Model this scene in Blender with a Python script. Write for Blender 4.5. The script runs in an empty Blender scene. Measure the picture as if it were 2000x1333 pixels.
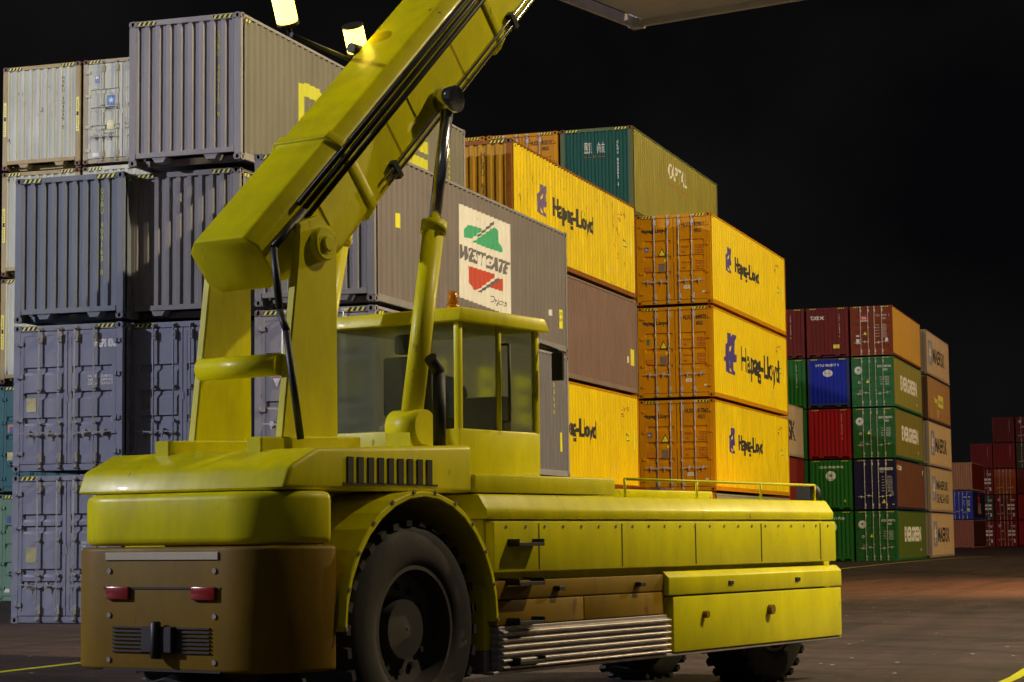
import bpy, bmesh, math, random
from mathutils import Vector, Matrix
random.seed(7)
C = bpy.context.scene.collection
S = bpy.context.scene
R = math.radians

# ------------------------------------------------------------------ camera
YAW, PITCH, ROLL, FPX, CAMH = 0.321945, 0.0937768, -0.0111615, 4093.4, 1.5575
cam = bpy.data.cameras.new('camera'); camo = bpy.data.objects.new('camera', cam); C.objects.link(camo)
fw = Vector((-math.sin(YAW)*math.cos(PITCH), math.cos(YAW)*math.cos(PITCH), math.sin(PITCH)))
rt = Vector((math.cos(YAW), math.sin(YAW), 0)); up = rt.cross(fw)
r2 = rt*math.cos(ROLL)+up*math.sin(ROLL); u2 = up*math.cos(ROLL)-rt*math.sin(ROLL)
camo.matrix_world = Matrix(((r2.x, u2.x, -fw.x, 0), (r2.y, u2.y, -fw.y, 0), (r2.z, u2.z, -fw.z, CAMH), (0, 0, 0, 1)))
cam.sensor_width = 36; cam.lens = FPX/2000*36; cam.clip_end = 3000; cam.clip_start = 0.1
S.camera = camo
S.view_settings.view_transform = 'Standard'; S.view_settings.look = 'None'
S.view_settings.gamma = 1; S.view_settings.exposure = 0.0

# ------------------------------------------------------------------ night sky
w = bpy.data.worlds.new('World'); S.world = w; w.use_nodes = True
nt = w.node_tree; nt.nodes.clear()
wo = nt.nodes.new('ShaderNodeOutputWorld'); bg = nt.nodes.new('ShaderNodeBackground')
tc = nt.nodes.new('ShaderNodeTexCoord'); dp = nt.nodes.new('ShaderNodeVectorMath'); dp.operation = 'DOT_PRODUCT'
dp.inputs[1].default_value = (0.25, -0.95, 0.15)          # glow added behind the camera to fill the shadows
mr = nt.nodes.new('ShaderNodeMapRange'); mr.inputs['From Min'].default_value = -0.1; mr.inputs['From Max'].default_value = 1
nz = nt.nodes.new('ShaderNodeTexNoise'); nz.inputs['Scale'].default_value = 3.5; nz.inputs['Detail'].default_value = 5
cr = nt.nodes.new('ShaderNodeValToRGB')
cr.color_ramp.elements[0].position = .42; cr.color_ramp.elements[0].color = (.0016, .0016, .0021, 1)
cr.color_ramp.elements[1].position = .75; cr.color_ramp.elements[1].color = (.0085, .0075, .0072, 1)
mx = nt.nodes.new('ShaderNodeMix'); mx.data_type = 'RGBA'
mx.inputs['B'].default_value = (.032, .029, .033, 1)
L = nt.links.new
L(tc.outputs['Generated'], dp.inputs[0]); L(tc.outputs['Generated'], nz.inputs['Vector'])
L(nz.outputs['Fac'], cr.inputs[0]); L(cr.outputs[0], mx.inputs['A'])
L(dp.outputs['Value'], mr.inputs['Value']); L(mr.outputs[0], mx.inputs['Factor'])
L(mx.outputs['Result'], bg.inputs[0]); L(bg.outputs[0], wo.inputs[0])
bg.inputs[1].default_value = 1.0
# dim sun lamp added as frontal fill
sd = bpy.data.lights.new('fill_sun', 'SUN'); so = bpy.data.objects.new('fill_sun', sd); C.objects.link(so)
sd.energy = 0.05; sd.angle = R(3); sd.color = (.8, .88, 1)
so.rotation_euler = Vector((-0.2, -1.0, 0.9)).to_track_quat('Z', 'Y').to_euler()

# yard floodlights out of view, the last two added: (position, aim, watts, colour)
MASTS = [
    ((-60, 2, 25), (-16, 62, 4), 172000, (.88, .86, 1.0)),
    ((14, 30, 28), (-14, 62, 4), 112000, (1.0, .82, .52)),
    ((30, 85, 30), (-16, 72, 5), 125000, (1.0, .76, .38)),
    ((42, 168, 30), (-22, 190, 5), 125000, (1.0, .64, .34)),  # added, brightens the far block
    ((-1, 64, 10), (-4, 64, 0), 22000, (1.0, .36, .11)),  # added low orange lamp, casts a reddish pool on the asphalt
]
for p_, a_, e_, c_ in MASTS:
    d_ = bpy.data.lights.new('floodlight', 'SPOT'); d_.energy = e_; d_.color = c_; d_.shadow_soft_size = .45
    d_.spot_size = R(150 if p_[2] > 15 else 112); d_.spot_blend = .6
    o_ = bpy.data.objects.new('floodlight', d_); C.objects.link(o_); o_.location = p_
    o_.rotation_euler = (Vector(p_)-Vector(a_)).to_track_quat('Z', 'Y').to_euler()

# ------------------------------------------------------------------ materials
def mat(name, col, rough=.5, metal=0, dirt=.25, rust=0.0, spec=.5, emit=None, coat=0, streak=.35, scale=1.0, bump=.02, mapz=.22):
    m = bpy.data.materials.new(name); m.use_nodes = True
    n = m.node_tree; b = n.nodes['Principled BSDF']; K = n.links.new
    b.inputs['Metallic'].default_value = metal; b.inputs['Specular IOR Level'].default_value = spec
    b.inputs['Coat Weight'].default_value = coat
    if emit:
        b.inputs['Emission Color'].default_value = (*emit[0], 1); b.inputs['Emission Strength'].default_value = emit[1]
    tc = n.nodes.new('ShaderNodeTexCoord'); oi = n.nodes.new('ShaderNodeObjectInfo')
    ad = n.nodes.new('ShaderNodeVectorMath'); ad.operation = 'MULTIPLY_ADD'
    ad.inputs[1].default_value = (1, 1, 1)
    sc = n.nodes.new('ShaderNodeVectorMath'); sc.operation = 'SCALE'; sc.inputs[0].default_value = (37, 53, 11)
    K(oi.outputs['Random'], sc.inputs['Scale']); K(tc.outputs['Object'], ad.inputs[0]); K(sc.outputs[0], ad.inputs[2])
    mp = n.nodes.new('ShaderNodeMapping'); mp.inputs['Scale'].default_value = (3*scale, 3*scale, 3*mapz*scale)
    K(ad.outputs[0], mp.inputs[0])
    n1 = n.nodes.new('ShaderNodeTexNoise'); n1.inputs['Scale'].default_value = 1.0; n1.inputs['Detail'].default_value = 8; n1.inputs['Roughness'].default_value = .65
    K(mp.outputs[0], n1.inputs['Vector'])
    n2 = n.nodes.new('ShaderNodeTexNoise'); n2.inputs['Scale'].default_value = .9*scale; n2.inputs['Detail'].default_value = 4
    K(ad.outputs[0], n2.inputs['Vector'])
    r1 = n.nodes.new('ShaderNodeMapRange'); r1.inputs['From Min'].default_value = .38; r1.inputs['From Max'].default_value = .78
    r1.inputs['To Min'].default_value = 0; r1.inputs['To Max'].default_value = streak
    K(n1.outputs['Fac'], r1.inputs['Value'])
    dark = tuple(c*.42 + .005 for c in col)
    m1 = n.nodes.new('ShaderNodeMix'); m1.data_type = 'RGBA'; m1.inputs['A'].default_value = (*col, 1); m1.inputs['B'].default_value = (*dark, 1)
    K(r1.outputs[0], m1.inputs['Factor'])
    r2_ = n.nodes.new('ShaderNodeMapRange'); r2_.inputs['From Min'].default_value = .35; r2_.inputs['From Max'].default_value = .7
    r2_.inputs['To Min'].default_value = 0; r2_.inputs['To Max'].default_value = dirt
    K(n2.outputs['Fac'], r2_.inputs['Value'])
    dust = tuple(c*.70+.008 for c in col)
    m2 = n.nodes.new('ShaderNodeMix'); m2.data_type = 'RGBA'; m2.inputs['B'].default_value = (*dust, 1)
    K(m1.outputs['Result'], m2.inputs['A']); K(r2_.outputs[0], m2.inputs['Factor'])
    last = m2.outputs['Result']
    rz = None
    if rust > 0:
        n3 = n.nodes.new('ShaderNodeTexNoise'); n3.inputs['Scale'].default_value = 7; n3.inputs['Detail'].default_value = 9; n3.inputs['Roughness'].default_value = .72
        mp3 = n.nodes.new('ShaderNodeMapping'); mp3.inputs['Scale'].default_value = (1, 1, .38); K(ad.outputs[0], mp3.inputs[0]); K(mp3.outputs[0], n3.inputs['Vector'])
        sp = n.nodes.new('ShaderNodeMath'); sp.operation = 'MULTIPLY_ADD'; sp.inputs[1].default_value = .35
        K(n2.outputs['Fac'], sp.inputs[0]); K(n3.outputs['Fac'], sp.inputs[2])
        rz = n.nodes.new('ShaderNodeMapRange'); t = .92-.28*rust
        rz.inputs['From Min'].default_value = t; rz.inputs['From Max'].default_value = t+.07
        K(sp.outputs[0], rz.inputs['Value'])
        m3 = n.nodes.new('ShaderNodeMix'); m3.data_type = 'RGBA'; m3.inputs['B'].default_value = (.11, .042, .016, 1)
        K(last, m3.inputs['A']); K(rz.outputs[0], m3.inputs['Factor']); last = m3.outputs['Result']
    K(last, b.inputs['Base Color'])
    r3 = n.nodes.new('ShaderNodeMapRange'); r3.inputs['To Min'].default_value = max(.05, rough-.12); r3.inputs['To Max'].default_value = min(1, rough+.2)
    K(n1.outputs['Fac'], r3.inputs['Value']); K(r3.outputs[0], b.inputs['Roughness'])
    if bump:
        bp = n.nodes.new('ShaderNodeBump'); bp.inputs['Strength'].default_value = .6; bp.inputs['Distance'].default_value = bump
        K(n2.outputs['Fac'], bp.inputs['Height']); K(bp.outputs[0], b.inputs['Normal'])
    return m

_pc = {}
def paint(col, rust=.15, streak=.4, rough=.42):
    k = (tuple(col), rust, streak, rough)
    if k not in _pc: _pc[k] = mat('container paint', col, rough=rough, rust=rust, streak=streak, dirt=.4, spec=.16)
    return _pc[k]
M = {
    'rod': mat('galvanised rod', (.55, .56, .60), .35, .15, dirt=.3, rust=.1),
    'black': mat('black rubber', (.012, .012, .012), .7, dirt=.1),
    'hole': mat('dark inside', (.006, .006, .006), .9, dirt=0),
    'txt_white': mat('white lettering', (.75, .75, .73), .5, dirt=.2, streak=.25),
    'txt_yellow': mat('yellow lettering', (.62, .62, .02), .5, dirt=.15, streak=.2),
    'txt_black': mat('black lettering', (.010, .008, .012), .6, dirt=.1, streak=.1),
    'txt_grey': mat('grey lettering', (.10, .09, .11), .5, dirt=.1, streak=.1),
    'txt_red': mat('red lettering', (.35, .05, .02), .5, dirt=.1, streak=.1),
    'blue': mat('blue emblem', (.035, .02, .22), .5, dirt=.1, streak=.15),
    'violet': mat('faded violet emblem', (.13, .08, .22), .55, dirt=.3, streak=.3),
    'skyblue': mat('light blue emblem', (.06, .24, .62), .5, dirt=.1),
    'fadedblue': mat('faded blue emblem', (.22, .23, .36), .6, dirt=.3),
    'wg_white': mat('white sign paint', (.72, .70, .66), .5, rust=.32, dirt=.25, streak=.3),
    'wg_green': mat('green sign paint', (.03, .36, .17), .5, rust=.38, dirt=.2),
    'wg_red': mat('red sign paint', (.50, .045, .02), .5, rust=.38, dirt=.25),
    'st_yellow': mat('yellow sticker', (.75, .70, .03), .4, dirt=.1, streak=.1),
    'st_white': mat('white sticker', (.7, .7, .7), .4, dirt=.15, streak=.2),
    'st_brass': mat('metal data plate', (.36, .34, .16), .45, .4, dirt=.4, scale=6),
    'st_grey': mat('grey data plate', (.22, .19, .18), .5, .3, dirt=.5, scale=6),
    'st_blue': mat('blue sticker', (.03, .07, .32), .4, dirt=.1),
    'st_green': mat('green sticker', (.02, .2, .1), .4, dirt=.1),
}

# ------------------------------------------------------------------ mesh helpers
def bx(bm, x0, x1, y0, y1, z0, z1, mi=0):
    vs = [bm.verts.new(p) for p in ((x0, y0, z0), (x1, y0, z0), (x1, y1, z0), (x0, y1, z0), (x0, y0, z1), (x1, y0, z1), (x1, y1, z1), (x0, y1, z1))]
    for f in ((0, 3, 2, 1), (4, 5, 6, 7), (0, 1, 5, 4), (1, 2, 6, 5), (2, 3, 7, 6), (3, 0, 4, 7)):
        fc = bm.faces.new([vs[i] for i in f]); fc.material_index = mi
    return vs
def cyl(bm, p0, p1, r, n=12, mi=0, r1=None, smooth=True, cap=True):
    p0, p1 = Vector(p0), Vector(p1); d = (p1-p0).normalized(); r1 = r if r1 is None else r1
    a = d.orthogonal().normalized(); b = d.cross(a)
    A = [bm.verts.new(p0+(a*math.cos(2*math.pi*i/n)+b*math.sin(2*math.pi*i/n))*r) for i in range(n)]
    B = [bm.verts.new(p1+(a*math.cos(2*math.pi*i/n)+b*math.sin(2*math.pi*i/n))*r1) for i in range(n)]
    for i in range(n):
        f = bm.faces.new((A[i], A[(i+1) % n], B[(i+1) % n], B[i])); f.smooth = smooth; f.material_index = mi
    if cap:
        f = bm.faces.new(A[::-1]); f.material_index = mi; f = bm.faces.new(B); f.material_index = mi
def prism(bm, pts, y0, y1, mi=0, axis='y', bevel=0):
    """closed outline pts (x,z) extruded along y (or given axis)"""
    def V(p, t):
        return {'y': (p[0], t, p[1]), 'x': (t, p[0], p[1]), 'z': (p[0], p[1], t)}[axis]
    A = [bm.verts.new(V(p, y0)) for p in pts]; B = [bm.verts.new(V(p, y1)) for p in pts]
    n = len(pts); fs = [bm.faces.new(A), bm.faces.new(B[::-1])]
    for i in range(n): fs.append(bm.faces.new((A[i], B[i], B[(i+1) % n], A[(i+1) % n])))
    for f in fs: f.material_index = mi
    return fs
def finish(bm, name, bevel=0, segs=1):
    bmesh.ops.recalc_face_normals(bm, faces=bm.faces)
    if bevel:
        es = [e for e in bm.edges if len(e.link_faces) == 2 and e.calc_face_angle(0) > .6]
        bmesh.ops.bevel(bm, geom=es, offset=bevel, segments=segs, affect='EDGES', profile=.5)
    me = bpy.data.meshes.new(name)
    if segs > 1:
        for f in bm.faces: f.smooth = True
    bm.to_mesh(me); bm.free()
    if segs > 1: me.set_sharp_from_angle(angle=R(38))
    return me
def link(name, me, mats, parent=None, loc=(0, 0, 0), sc=(1, 1, 1), rot=(0, 0, 0)):
    o = bpy.data.objects.new(name, me); C.objects.link(o)
    while len(me.materials) < len(mats): me.materials.append(mats[len(me.materials)])
    for i, m in enumerate(mats):
        if me.materials[i] is not m:
            o.material_slots[i].link = 'OBJECT'; o.material_slots[i].material = m
    o.location = loc; o.scale = sc; o.rotation_euler = rot
    if parent: o.parent = parent
    return o
def empty(name, loc, label, cat, group=None, rz=0):
    o = bpy.data.objects.new(name, None); C.objects.link(o); o.location = loc; o.rotation_euler = (0, 0, rz)
    o.empty_display_size = .3
    o['label'] = label; o['category'] = cat
    if group: o['group'] = group
    return o

# ------------------------------------------------------------------ ground
bm = bmesh.new()
xs = [-900, -60, -30, -14, -6, 0, 8, 40, 900]; ys = [-300, 0, 10, 18, 26, 40, 80, 160, 320, 1800]
g = [[bm.verts.new((x, y, 0)) for x in xs] for y in ys]
for j in range(len(ys)-1):
    for i in range(len(xs)-1): bm.faces.new((g[j][i], g[j][i+1], g[j+1][i+1], g[j+1][i]))
ga = bpy.data.materials.new('asphalt'); ga.use_nodes = True
n = ga.node_tree; b = n.nodes['Principled BSDF']; K = n.links.new
tc = n.nodes.new('ShaderNodeTexCoord')
def noise(scale, detail, rough=.6, vec=None, msc=None, mrot=0):
    t = n.nodes.new('ShaderNodeTexNoise'); t.inputs['Scale'].default_value = scale; t.inputs['Detail'].default_value = detail; t.inputs['Roughness'].default_value = rough
    if msc:
        m_ = n.nodes.new('ShaderNodeMapping'); m_.inputs['Scale'].default_value = msc; m_.inputs['Rotation'].default_value = (0, 0, mrot)
        K(tc.outputs['Object'], m_.inputs[0]); K(m_.outputs[0], t.inputs['Vector'])
    else: K(tc.outputs['Object'], t.inputs['Vector'])
    return t
na = noise(.10, 6); nb = noise(9, 8, .75); nc = noise(1, 7, .7, msc=(.35, 2.2, 1), mrot=R(-25)); nd = noise(1, 5, .6, msc=(1.6, .12, 1))
def ramp(src, p0, c0, p1, c1):
    r_ = n.nodes.new('ShaderNodeValToRGB'); e = r_.color_ramp.elements
    e[0].position = p0; e[0].color = (*c0, 1); e[1].position = p1; e[1].color = (*c1, 1); K(src, r_.inputs[0]); return r_
def mult(a, bb, f=1, mode='MULTIPLY'):
    m_ = n.nodes.new('ShaderNodeMix'); m_.data_type = 'RGBA'; m_.blend_type = mode; m_.inputs['Factor'].default_value = f
    K(a, m_.inputs['A']); K(bb, m_.inputs['B']); return m_
c1 = ramp(na.outputs['Fac'], .3, (.036, .020, .017), .7, (.068, .038, .033))
c2 = ramp(nb.outputs['Fac'], .34, (.35, .35, .35), .68, (1.6, 1.58, 1.55))
c3 = ramp(nc.outputs['Fac'], .35, (.6, .6, .6), .62, (1.1, 1.1, 1.1))
c4 = ramp(nd.outputs['Fac'], .38, (.55, .55, .56), .55, (1.05, 1.05, 1.05))
mm = mult(mult(mult(c1.outputs[0], c2.outputs[0]).outputs['Result'], c3.outputs[0]).outputs['Result'], c4.outputs[0])
vc = n.nodes.new('ShaderNodeTexVoronoi'); vc.feature = 'DISTANCE_TO_EDGE'; vc.inputs['Scale'].default_value = .22
wv = n.nodes.new('ShaderNodeVectorMath'); wv.operation = 'MULTIPLY_ADD'; wv.inputs[1].default_value = (1.6, 1.6, 0)
nw = noise(.9, 6, .7); K(nw.outputs['Color'], wv.inputs[0]); K(tc.outputs['Object'], wv.inputs[2]); K(wv.outputs[0], vc.inputs['Vector'])
cc_ = ramp(vc.outputs['Distance'], .0, (.25, .25, .25), .012, (1, 1, 1)); mm = mult(mm.outputs['Result'], cc_.outputs[0])
vs_ = n.nodes.new('ShaderNodeTexVoronoi'); vs_.inputs['Scale'].default_value = .35; K(wv.outputs[0], vs_.inputs['Vector'])
cs_ = ramp(vs_.outputs['Distance'], .10, (.42, .40, .40), .26, (1, 1, 1)); mm = mult(mm.outputs['Result'], cs_.outputs[0])
# tyre tracks: long curving dark bands
wt = n.nodes.new('ShaderNodeTexWave'); wt.wave_type = 'RINGS'; wt.rings_direction = 'Z'; wt.inputs['Scale'].default_value = .11; wt.inputs['Distortion'].default_value = 1.2; wt.inputs['Detail'].default_value = 1
mpt = n.nodes.new('ShaderNodeMapping'); mpt.inputs['Location'].default_value = (30, 10, 0); K(tc.outputs['Object'], mpt.inputs[0]); K(mpt.outputs[0], wt.inputs['Vector'])
ct_ = ramp(wt.outputs['Fac'], .90, (1, 1, 1), .97, (.55, .54, .54)); mm = mult(mm.outputs['Result'], ct_.outputs[0], .8)
vo = n.nodes.new('ShaderNodeTexVoronoi'); vo.inputs['Scale'].default_value = 1.6; K(tc.outputs['Object'], vo.inputs['Vector'])
lt = n.nodes.new('ShaderNodeMath'); lt.operation = 'LESS_THAN'; lt.inputs[1].default_value = .05; K(vo.outputs['Distance'], lt.inputs[0])
m5 = n.nodes.new('ShaderNodeMix'); m5.data_type = 'RGBA'; m5.inputs['B'].default_value = (.85, .83, .80, 1)
K(lt.outputs[0], m5.inputs['Factor']); K(mm.outputs['Result'], m5.inputs['A']); K(m5.outputs['Result'], b.inputs['Base Color'])
rr = n.nodes.new('ShaderNodeMapRange'); rr.inputs['From Min'].default_value = .35; rr.inputs['From Max'].default_value = .65; rr.inputs['To Min'].default_value = .52; rr.inputs['To Max'].default_value = .85
K(nc.outputs['Fac'], rr.inputs['Value']); K(rr.outputs[0], b.inputs['Roughness'])
bp = n.nodes.new('ShaderNodeBump'); bp.inputs['Strength'].default_value = .8; bp.inputs['Distance'].default_value = .02
nf = noise(45, 6, .8); K(nf.outputs['Fac'], bp.inputs['Height']); K(bp.outputs[0], b.inputs['Normal'])
go = link('ground', finish(bm, 'ground'), [ga]); go['kind'] = 'structure'

def strip(name, pts, width, z=.004):
    bm = bmesh.new(); V = []
    for i, p in enumerate(pts):
        a = Vector(pts[max(0, i-1)]); c = Vector(pts[min(len(pts)-1, i+1)]); d = (c-a).normalized(); nrm = Vector((-d.y, d.x))*width/2
        V.append((bm.verts.new((p[0]+nrm.x, p[1]+nrm.y, z)), bm.verts.new((p[0]-nrm.x, p[1]-nrm.y, z))))
    for i in range(len(V)-1): bm.faces.new((V[i][0], V[i][1], V[i+1][1], V[i+1][0]))
    o = link(name, finish(bm, name), [mline]); o['kind'] = 'structure'; return o
mline = mat('yellow road paint', (.72, .74, .005), .5, dirt=.3, streak=.4, rust=.0, scale=3, mapz=1, bump=.004)
strip('road_marking', [(-14.1, 5), (-14.13, 22), (-14.11, 26), (-14.3, 40), (-16.0, 88), (-16.3, 98), (-16.4, 110), (-16.2, 124), (-15.3, 135), (-14.2, 142)], .17)
strip('road_marking', [(-2.45, 19), (-2.22, 21.6), (-2.12, 23.4), (-2.10, 25.2), (-2.0, 33), (-1.6, 60)], .13)

# ------------------------------------------------------------------ container geometry (metres, origin at front bottom left corner)
W, H, GAP = 2.438, 2.896, 1.0245
def prof(a, b, n, flat, ramp_, depth):
    """trapezoid corrugation breakpoints (u, depth inward)"""
    P = (b-a)/n; inner = P-flat-2*ramp_; pts = [(a, 0)]
    for i in range(n):
        s = a+i*P
        pts += [(s+flat/2, 0), (s+flat/2+ramp_, depth), (s+flat/2+ramp_+inner, depth), (s+P-flat/2, 0)]
    pts.append((b, 0)); return pts
def peval(pts, u):
    if u <= pts[0][0] or u >= pts[-1][0]: return 0
    for (a, d0), (b, d1) in zip(pts, pts[1:]):
        if a <= u <= b: return d0+(d1-d0)*(u-a)/(b-a+1e-12)
    return 0
def side_prof(Ln): return prof(.17, Ln-.17, int(round((Ln-.34)/.278)), .072, .068, .036)
END = prof(.15, W-.15, 9, .085, .032, .045)
_mesh = {}
def cached(key, fn):
    if key not in _mesh: _mesh[key] = fn()
    return _mesh[key]
def m_side(Ln):
    bm = bmesh.new(); P = side_prof(Ln); X = W-.006
    lo = [bm.verts.new((X-d, u, .155)) for u, d in P]; hi = [bm.verts.new((X-d, u, H-.055)) for u, d in P]
    for i in range(len(P)-1): bm.faces.new((lo[i], lo[i+1], hi[i+1], hi[i]))
    return finish(bm, 'side_wall')
def m_end():
    bm = bmesh.new(); Y = .012
    lo = [bm.verts.new((u, Y+d, .25)) for u, d in END]; hi = [bm.verts.new((u, Y+d, H-.11)) for u, d in END]
    for i in range(len(END)-1): bm.faces.new((lo[i], lo[i+1], hi[i+1], hi[i]))
    return finish(bm, 'end_wall')
def m_frame(Ln, door, cast):
    bm = bmesh.new(); c = .178 if cast else 0
    for (x0, x1) in ((.004, .150), (W-.150, W-.004)):         # posts
        for (y0, y1) in ((.004, .10), (Ln-.10, Ln-.004)): bx(bm, x0, x1, y0, y1, .118 if cast else 0, H-.118 if cast else H)
    for x0, x1 in ((.006, .075), (W-.075, W-.003)):             # top and bottom side rails
        bx(bm, x0, x1, c, Ln-c, H-.066, H-.008); bx(bm, x0, x1, c, Ln-c, .022, .158)
    e0, e1 = (.162, W-.162) if cast else (.15, W-.15)
    if door:
        bx(bm, e0, e1, .010, .09, H-.118, H-.012); bx(bm, e0, e1, .010, .09, .012, .135)
    else:
        bx(bm, e0, e1, .002, .06, H-.115, H-.010); bx(bm, e0, e1, -.002, .06, .15, .252)
        for s in (0, 1):                                          # gooseneck tunnel shoulders
            a = .60; pts = [(.17, .15), (.46, .15), (.36, .03), (.17, .03)]
            for xa in (.50, 1.62):
                x0 = xa+.0 ; 
                if s == 0: prism(bm, [(x0, .15), (x0+.32, .15), (x0+.25, .045), (x0+.07, .045)], .02, .30)
    bx(bm, e0, e1, Ln-.06, Ln-.004, H-.115, H-.010); bx(bm, e0, e1, Ln-.06, Ln-.004, .012, .16)
    bx(bm, .08, W-.08, .35, Ln-.2, .10, .15)                     # floor
    if not door: bx(bm, .16, W-.16, .34, .40, .02, .15)
    return finish(bm, 'frame', .004 if cast else 0)
def m_roof(Ln):
    bm = bmesh.new(); P = prof(.06, Ln-.06, int(Ln/.21), .07, .04, .02)
    a = [bm.verts.new((.07, u, H-.014-d)) for u, d in P]; c = [bm.verts.new((W-.07, u, H-.014-d)) for u, d in P]
    for i in range(len(P)-1): bm.faces.new((a[i], c[i], c[i+1], a[i+1]))
    return finish(bm, 'roof')
def m_casting():
    """corner casting 162 x 178 x 118 mm with oval holes in the outer faces (outer corner at origin, body towards +x +y +z)"""
    bm = bmesh.new(); a, b_, c = .162, .178, .118
    def holed(o, U, V, N, w, h, hw, hh):
        o, U, V, N = map(Vector, (o, U, V, N)); cx = o+U*w/2+V*h/2
        k = 12; ring = [cx+U*hw*math.cos(2*math.pi*i/k)+V*hh*math.sin(2*math.pi*i/k) for i in range(k)]
        sq = []
        for i in range(k):
            t = 2*math.pi*i/k; cx_, sx = math.cos(t), math.sin(t); m_ = max(abs(cx_), abs(sx))
            sq.append(cx+U*w/2*cx_/m_+V*h/2*sx/m_)
        rv = [bm.verts.new(p) for p in ring]; sv = [bm.verts.new(p) for p in sq]; dv = [bm.verts.new(p-N*.05) for p in ring]
        for i in range(k):
            j = (i+1) % k
            bm.faces.new((sv[i], sv[j], rv[j], rv[i])); f = bm.faces.new((rv[i], rv[j], dv[j], dv[i])); f.material_index = 1
        f = bm.faces.new(dv); f.material_index = 1
    holed((0, 0, 0), (1, 0, 0), (0, 0, 1), (0, -1, 0), a, c, .030, .042)
    holed((0, 0, 0), (0, 1, 0), (0, 0, 1), (-1, 0, 0), b_, c, .030, .042)
    vs = [bm.verts.new(p) for p in ((a, 0, 0), (a, b_, 0), (0, b_, 0), (0, 0, 0), (a, 0, c), (a, b_, c), (0, b_, c), (0, 0, c))]
    for f in ((3, 0, 1, 2), (7, 6, 5, 4), (0, 4, 5, 1), (1, 5, 6, 2)): bm.faces.new([vs[i] for i in f])
    return finish(bm, 'corner_casting')
def m_door(style, sidex):
    """one door leaf: horizontal pressed recess bands between flat frame bars"""
    x0, x1 = (.155, 1.208) if sidex == 0 else (1.230, 2.283)
    z0, z1 = .150, H-.135; Y = .014
    bands = {'three': [2.00, 1.50, 1.00], 'four': [2.07, 1.84, 1.00, .76], 'five': [2.30, 1.87, 1.43, 1.00, .56], 'two': [2.02, 1.12]}[style]
    dp_ = .044; bw = .075
    bm = bmesh.new()
    zs = [(z0+bw, 0)]
    for zc in sorted(bands): zs += [(zc-.095, 0), (zc-.03, dp_), (zc+.055, dp_), (zc+.062, 0)]
    zs.append((z1-bw, 0))
    cols = [x0+bw, x0+bw+.045, x1-bw-.045, x1-bw]
    g_ = [[bm.verts.new((x, Y+(d if 0 < i < 3 else 0), z)) for i, x in enumerate(cols)] for z, d in zs]
    for j in range(len(zs)-1):
        for i in range(3): bm.faces.new((g_[j][i], g_[j][i+1], g_[j+1][i+1], g_[j+1][i]))
    for (a, b_, c, d) in ((x0, x0+bw, z0, z1), (x1-bw, x1, z0, z1), (x0+bw, x1-bw, z0, z0+bw), (x0+bw, x1-bw, z1-bw, z1)):
        bx(bm, a, b_, Y-.006, Y+.045, c, d)
    hx = (x0-.075, x0+.04) if sidex == 0 else (x1-.04, x1+.075)
    for z in (.36, 1.02, 1.88, 2.53): bx(bm, hx[0]-.0, hx[1]+.03, -.022, .006, z-.04, z+.04); cyl(bm, ((x0-.03 if sidex == 0 else x1+.03), -.02, z-.05), ((x0-.03 if sidex == 0 else x1+.03), -.02, z+.05), .02, 8)
    if sidex == 0: bx(bm, x1-.02, x1+.035, -.004, .006, 1.35, 1.50)
    return finish(bm, 'door')
def m_gasket():
    bm = bmesh.new()
    for a, b_, c, d in ((.150, .157, .135, H-.118), (W-.157, W-.150, .135, H-.118), (1.207, 1.231, .135, H-.118), (.15, W-.15, H-.136, H-.117), (.15, W-.15, .134, .151)):
        bx(bm, a, b_, .012, .035, c, d)
    return finish(bm, 'gasket')
def m_rod():
    bm = bmesh.new(); y = -.052
    cyl(bm, (0, y, .07), (0, y, H-.06), .0175, 10)
    for z in (.085, H-.075): bx(bm, -.028, .028, y-.022, .012, z-.022, z+.022); bx(bm, -.045, .045, -.006, .010, z-.04, z+.04)
    for z in (.26, H-.27): bx(bm, .0, .055, y-.012, .010, z-.085, z+.085); bx(bm, -.026, .026, y-.024, .01, z-.03, z+.03)
    for z in (.95, 1.62): bx(bm, -.026, .034, y-.022, .010, z-.026, z+.026)
    return finish(bm, 'lock_rod', .004)
def m_handle():
    bm = bmesh.new(); y = -.075
    prism(bm, [(0, .70), (.05, .715), (.22, .735), (.40, .745), (.40, .765), (.22, .762), (.05, .745), (0, .74)], y-.008, y+.008)
    bx(bm, .19, .245, y-.012, .006, .70, .80); bx(bm, .165, .27, -.008, .012, .71, .78)
    cyl(bm, (.218, y, .70), (.218, y, .64), .012, 8)
    bx(bm, -.02, .05, y-.015, -.035, .695, .75)
    return finish(bm, 'door_handle', .003)
def hazard(idx, where='end'):
    """black bars with yellow slanted dashes on the header beside each casting"""
    bm = bmesh.new(); y = -.0005 if where == 'end' else .0075
    z0, z1 = H-.098, H-.030
    for a, b_ in (((.185, .60),), ((W-.60, W-.185),), ())[idx]:
        q = [bm.verts.new(p) for p in ((a, y, z0), (b_, y, z0), (b_, y, z1), (a, y, z1))]; f = bm.faces.new(q); f.material_index = 1
        k = 4; st = (b_-a)/k
        for i in range(k):
            s = a+i*st
            q = [bm.verts.new(p) for p in ((s+.004, y-.001, z0), (s+st*.46, y-.001, z0), (min(b_, s+st*.46+.045), y-.001, z1), (s+.049, y-.001, z1))]
            bm.faces.new(q)
    X = W+.001
    for a in ((), (), (.22, .34))[idx]:
        q = [bm.verts.new(p) for p in ((X-.006, a, H-.15), (X-.006, a+.06, H-.15), (X-.006, a+.10, H-.085), (X-.006, a+.04, H-.085))]; bm.faces.new(q)
    return finish(bm, 'hazard_tape')

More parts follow.
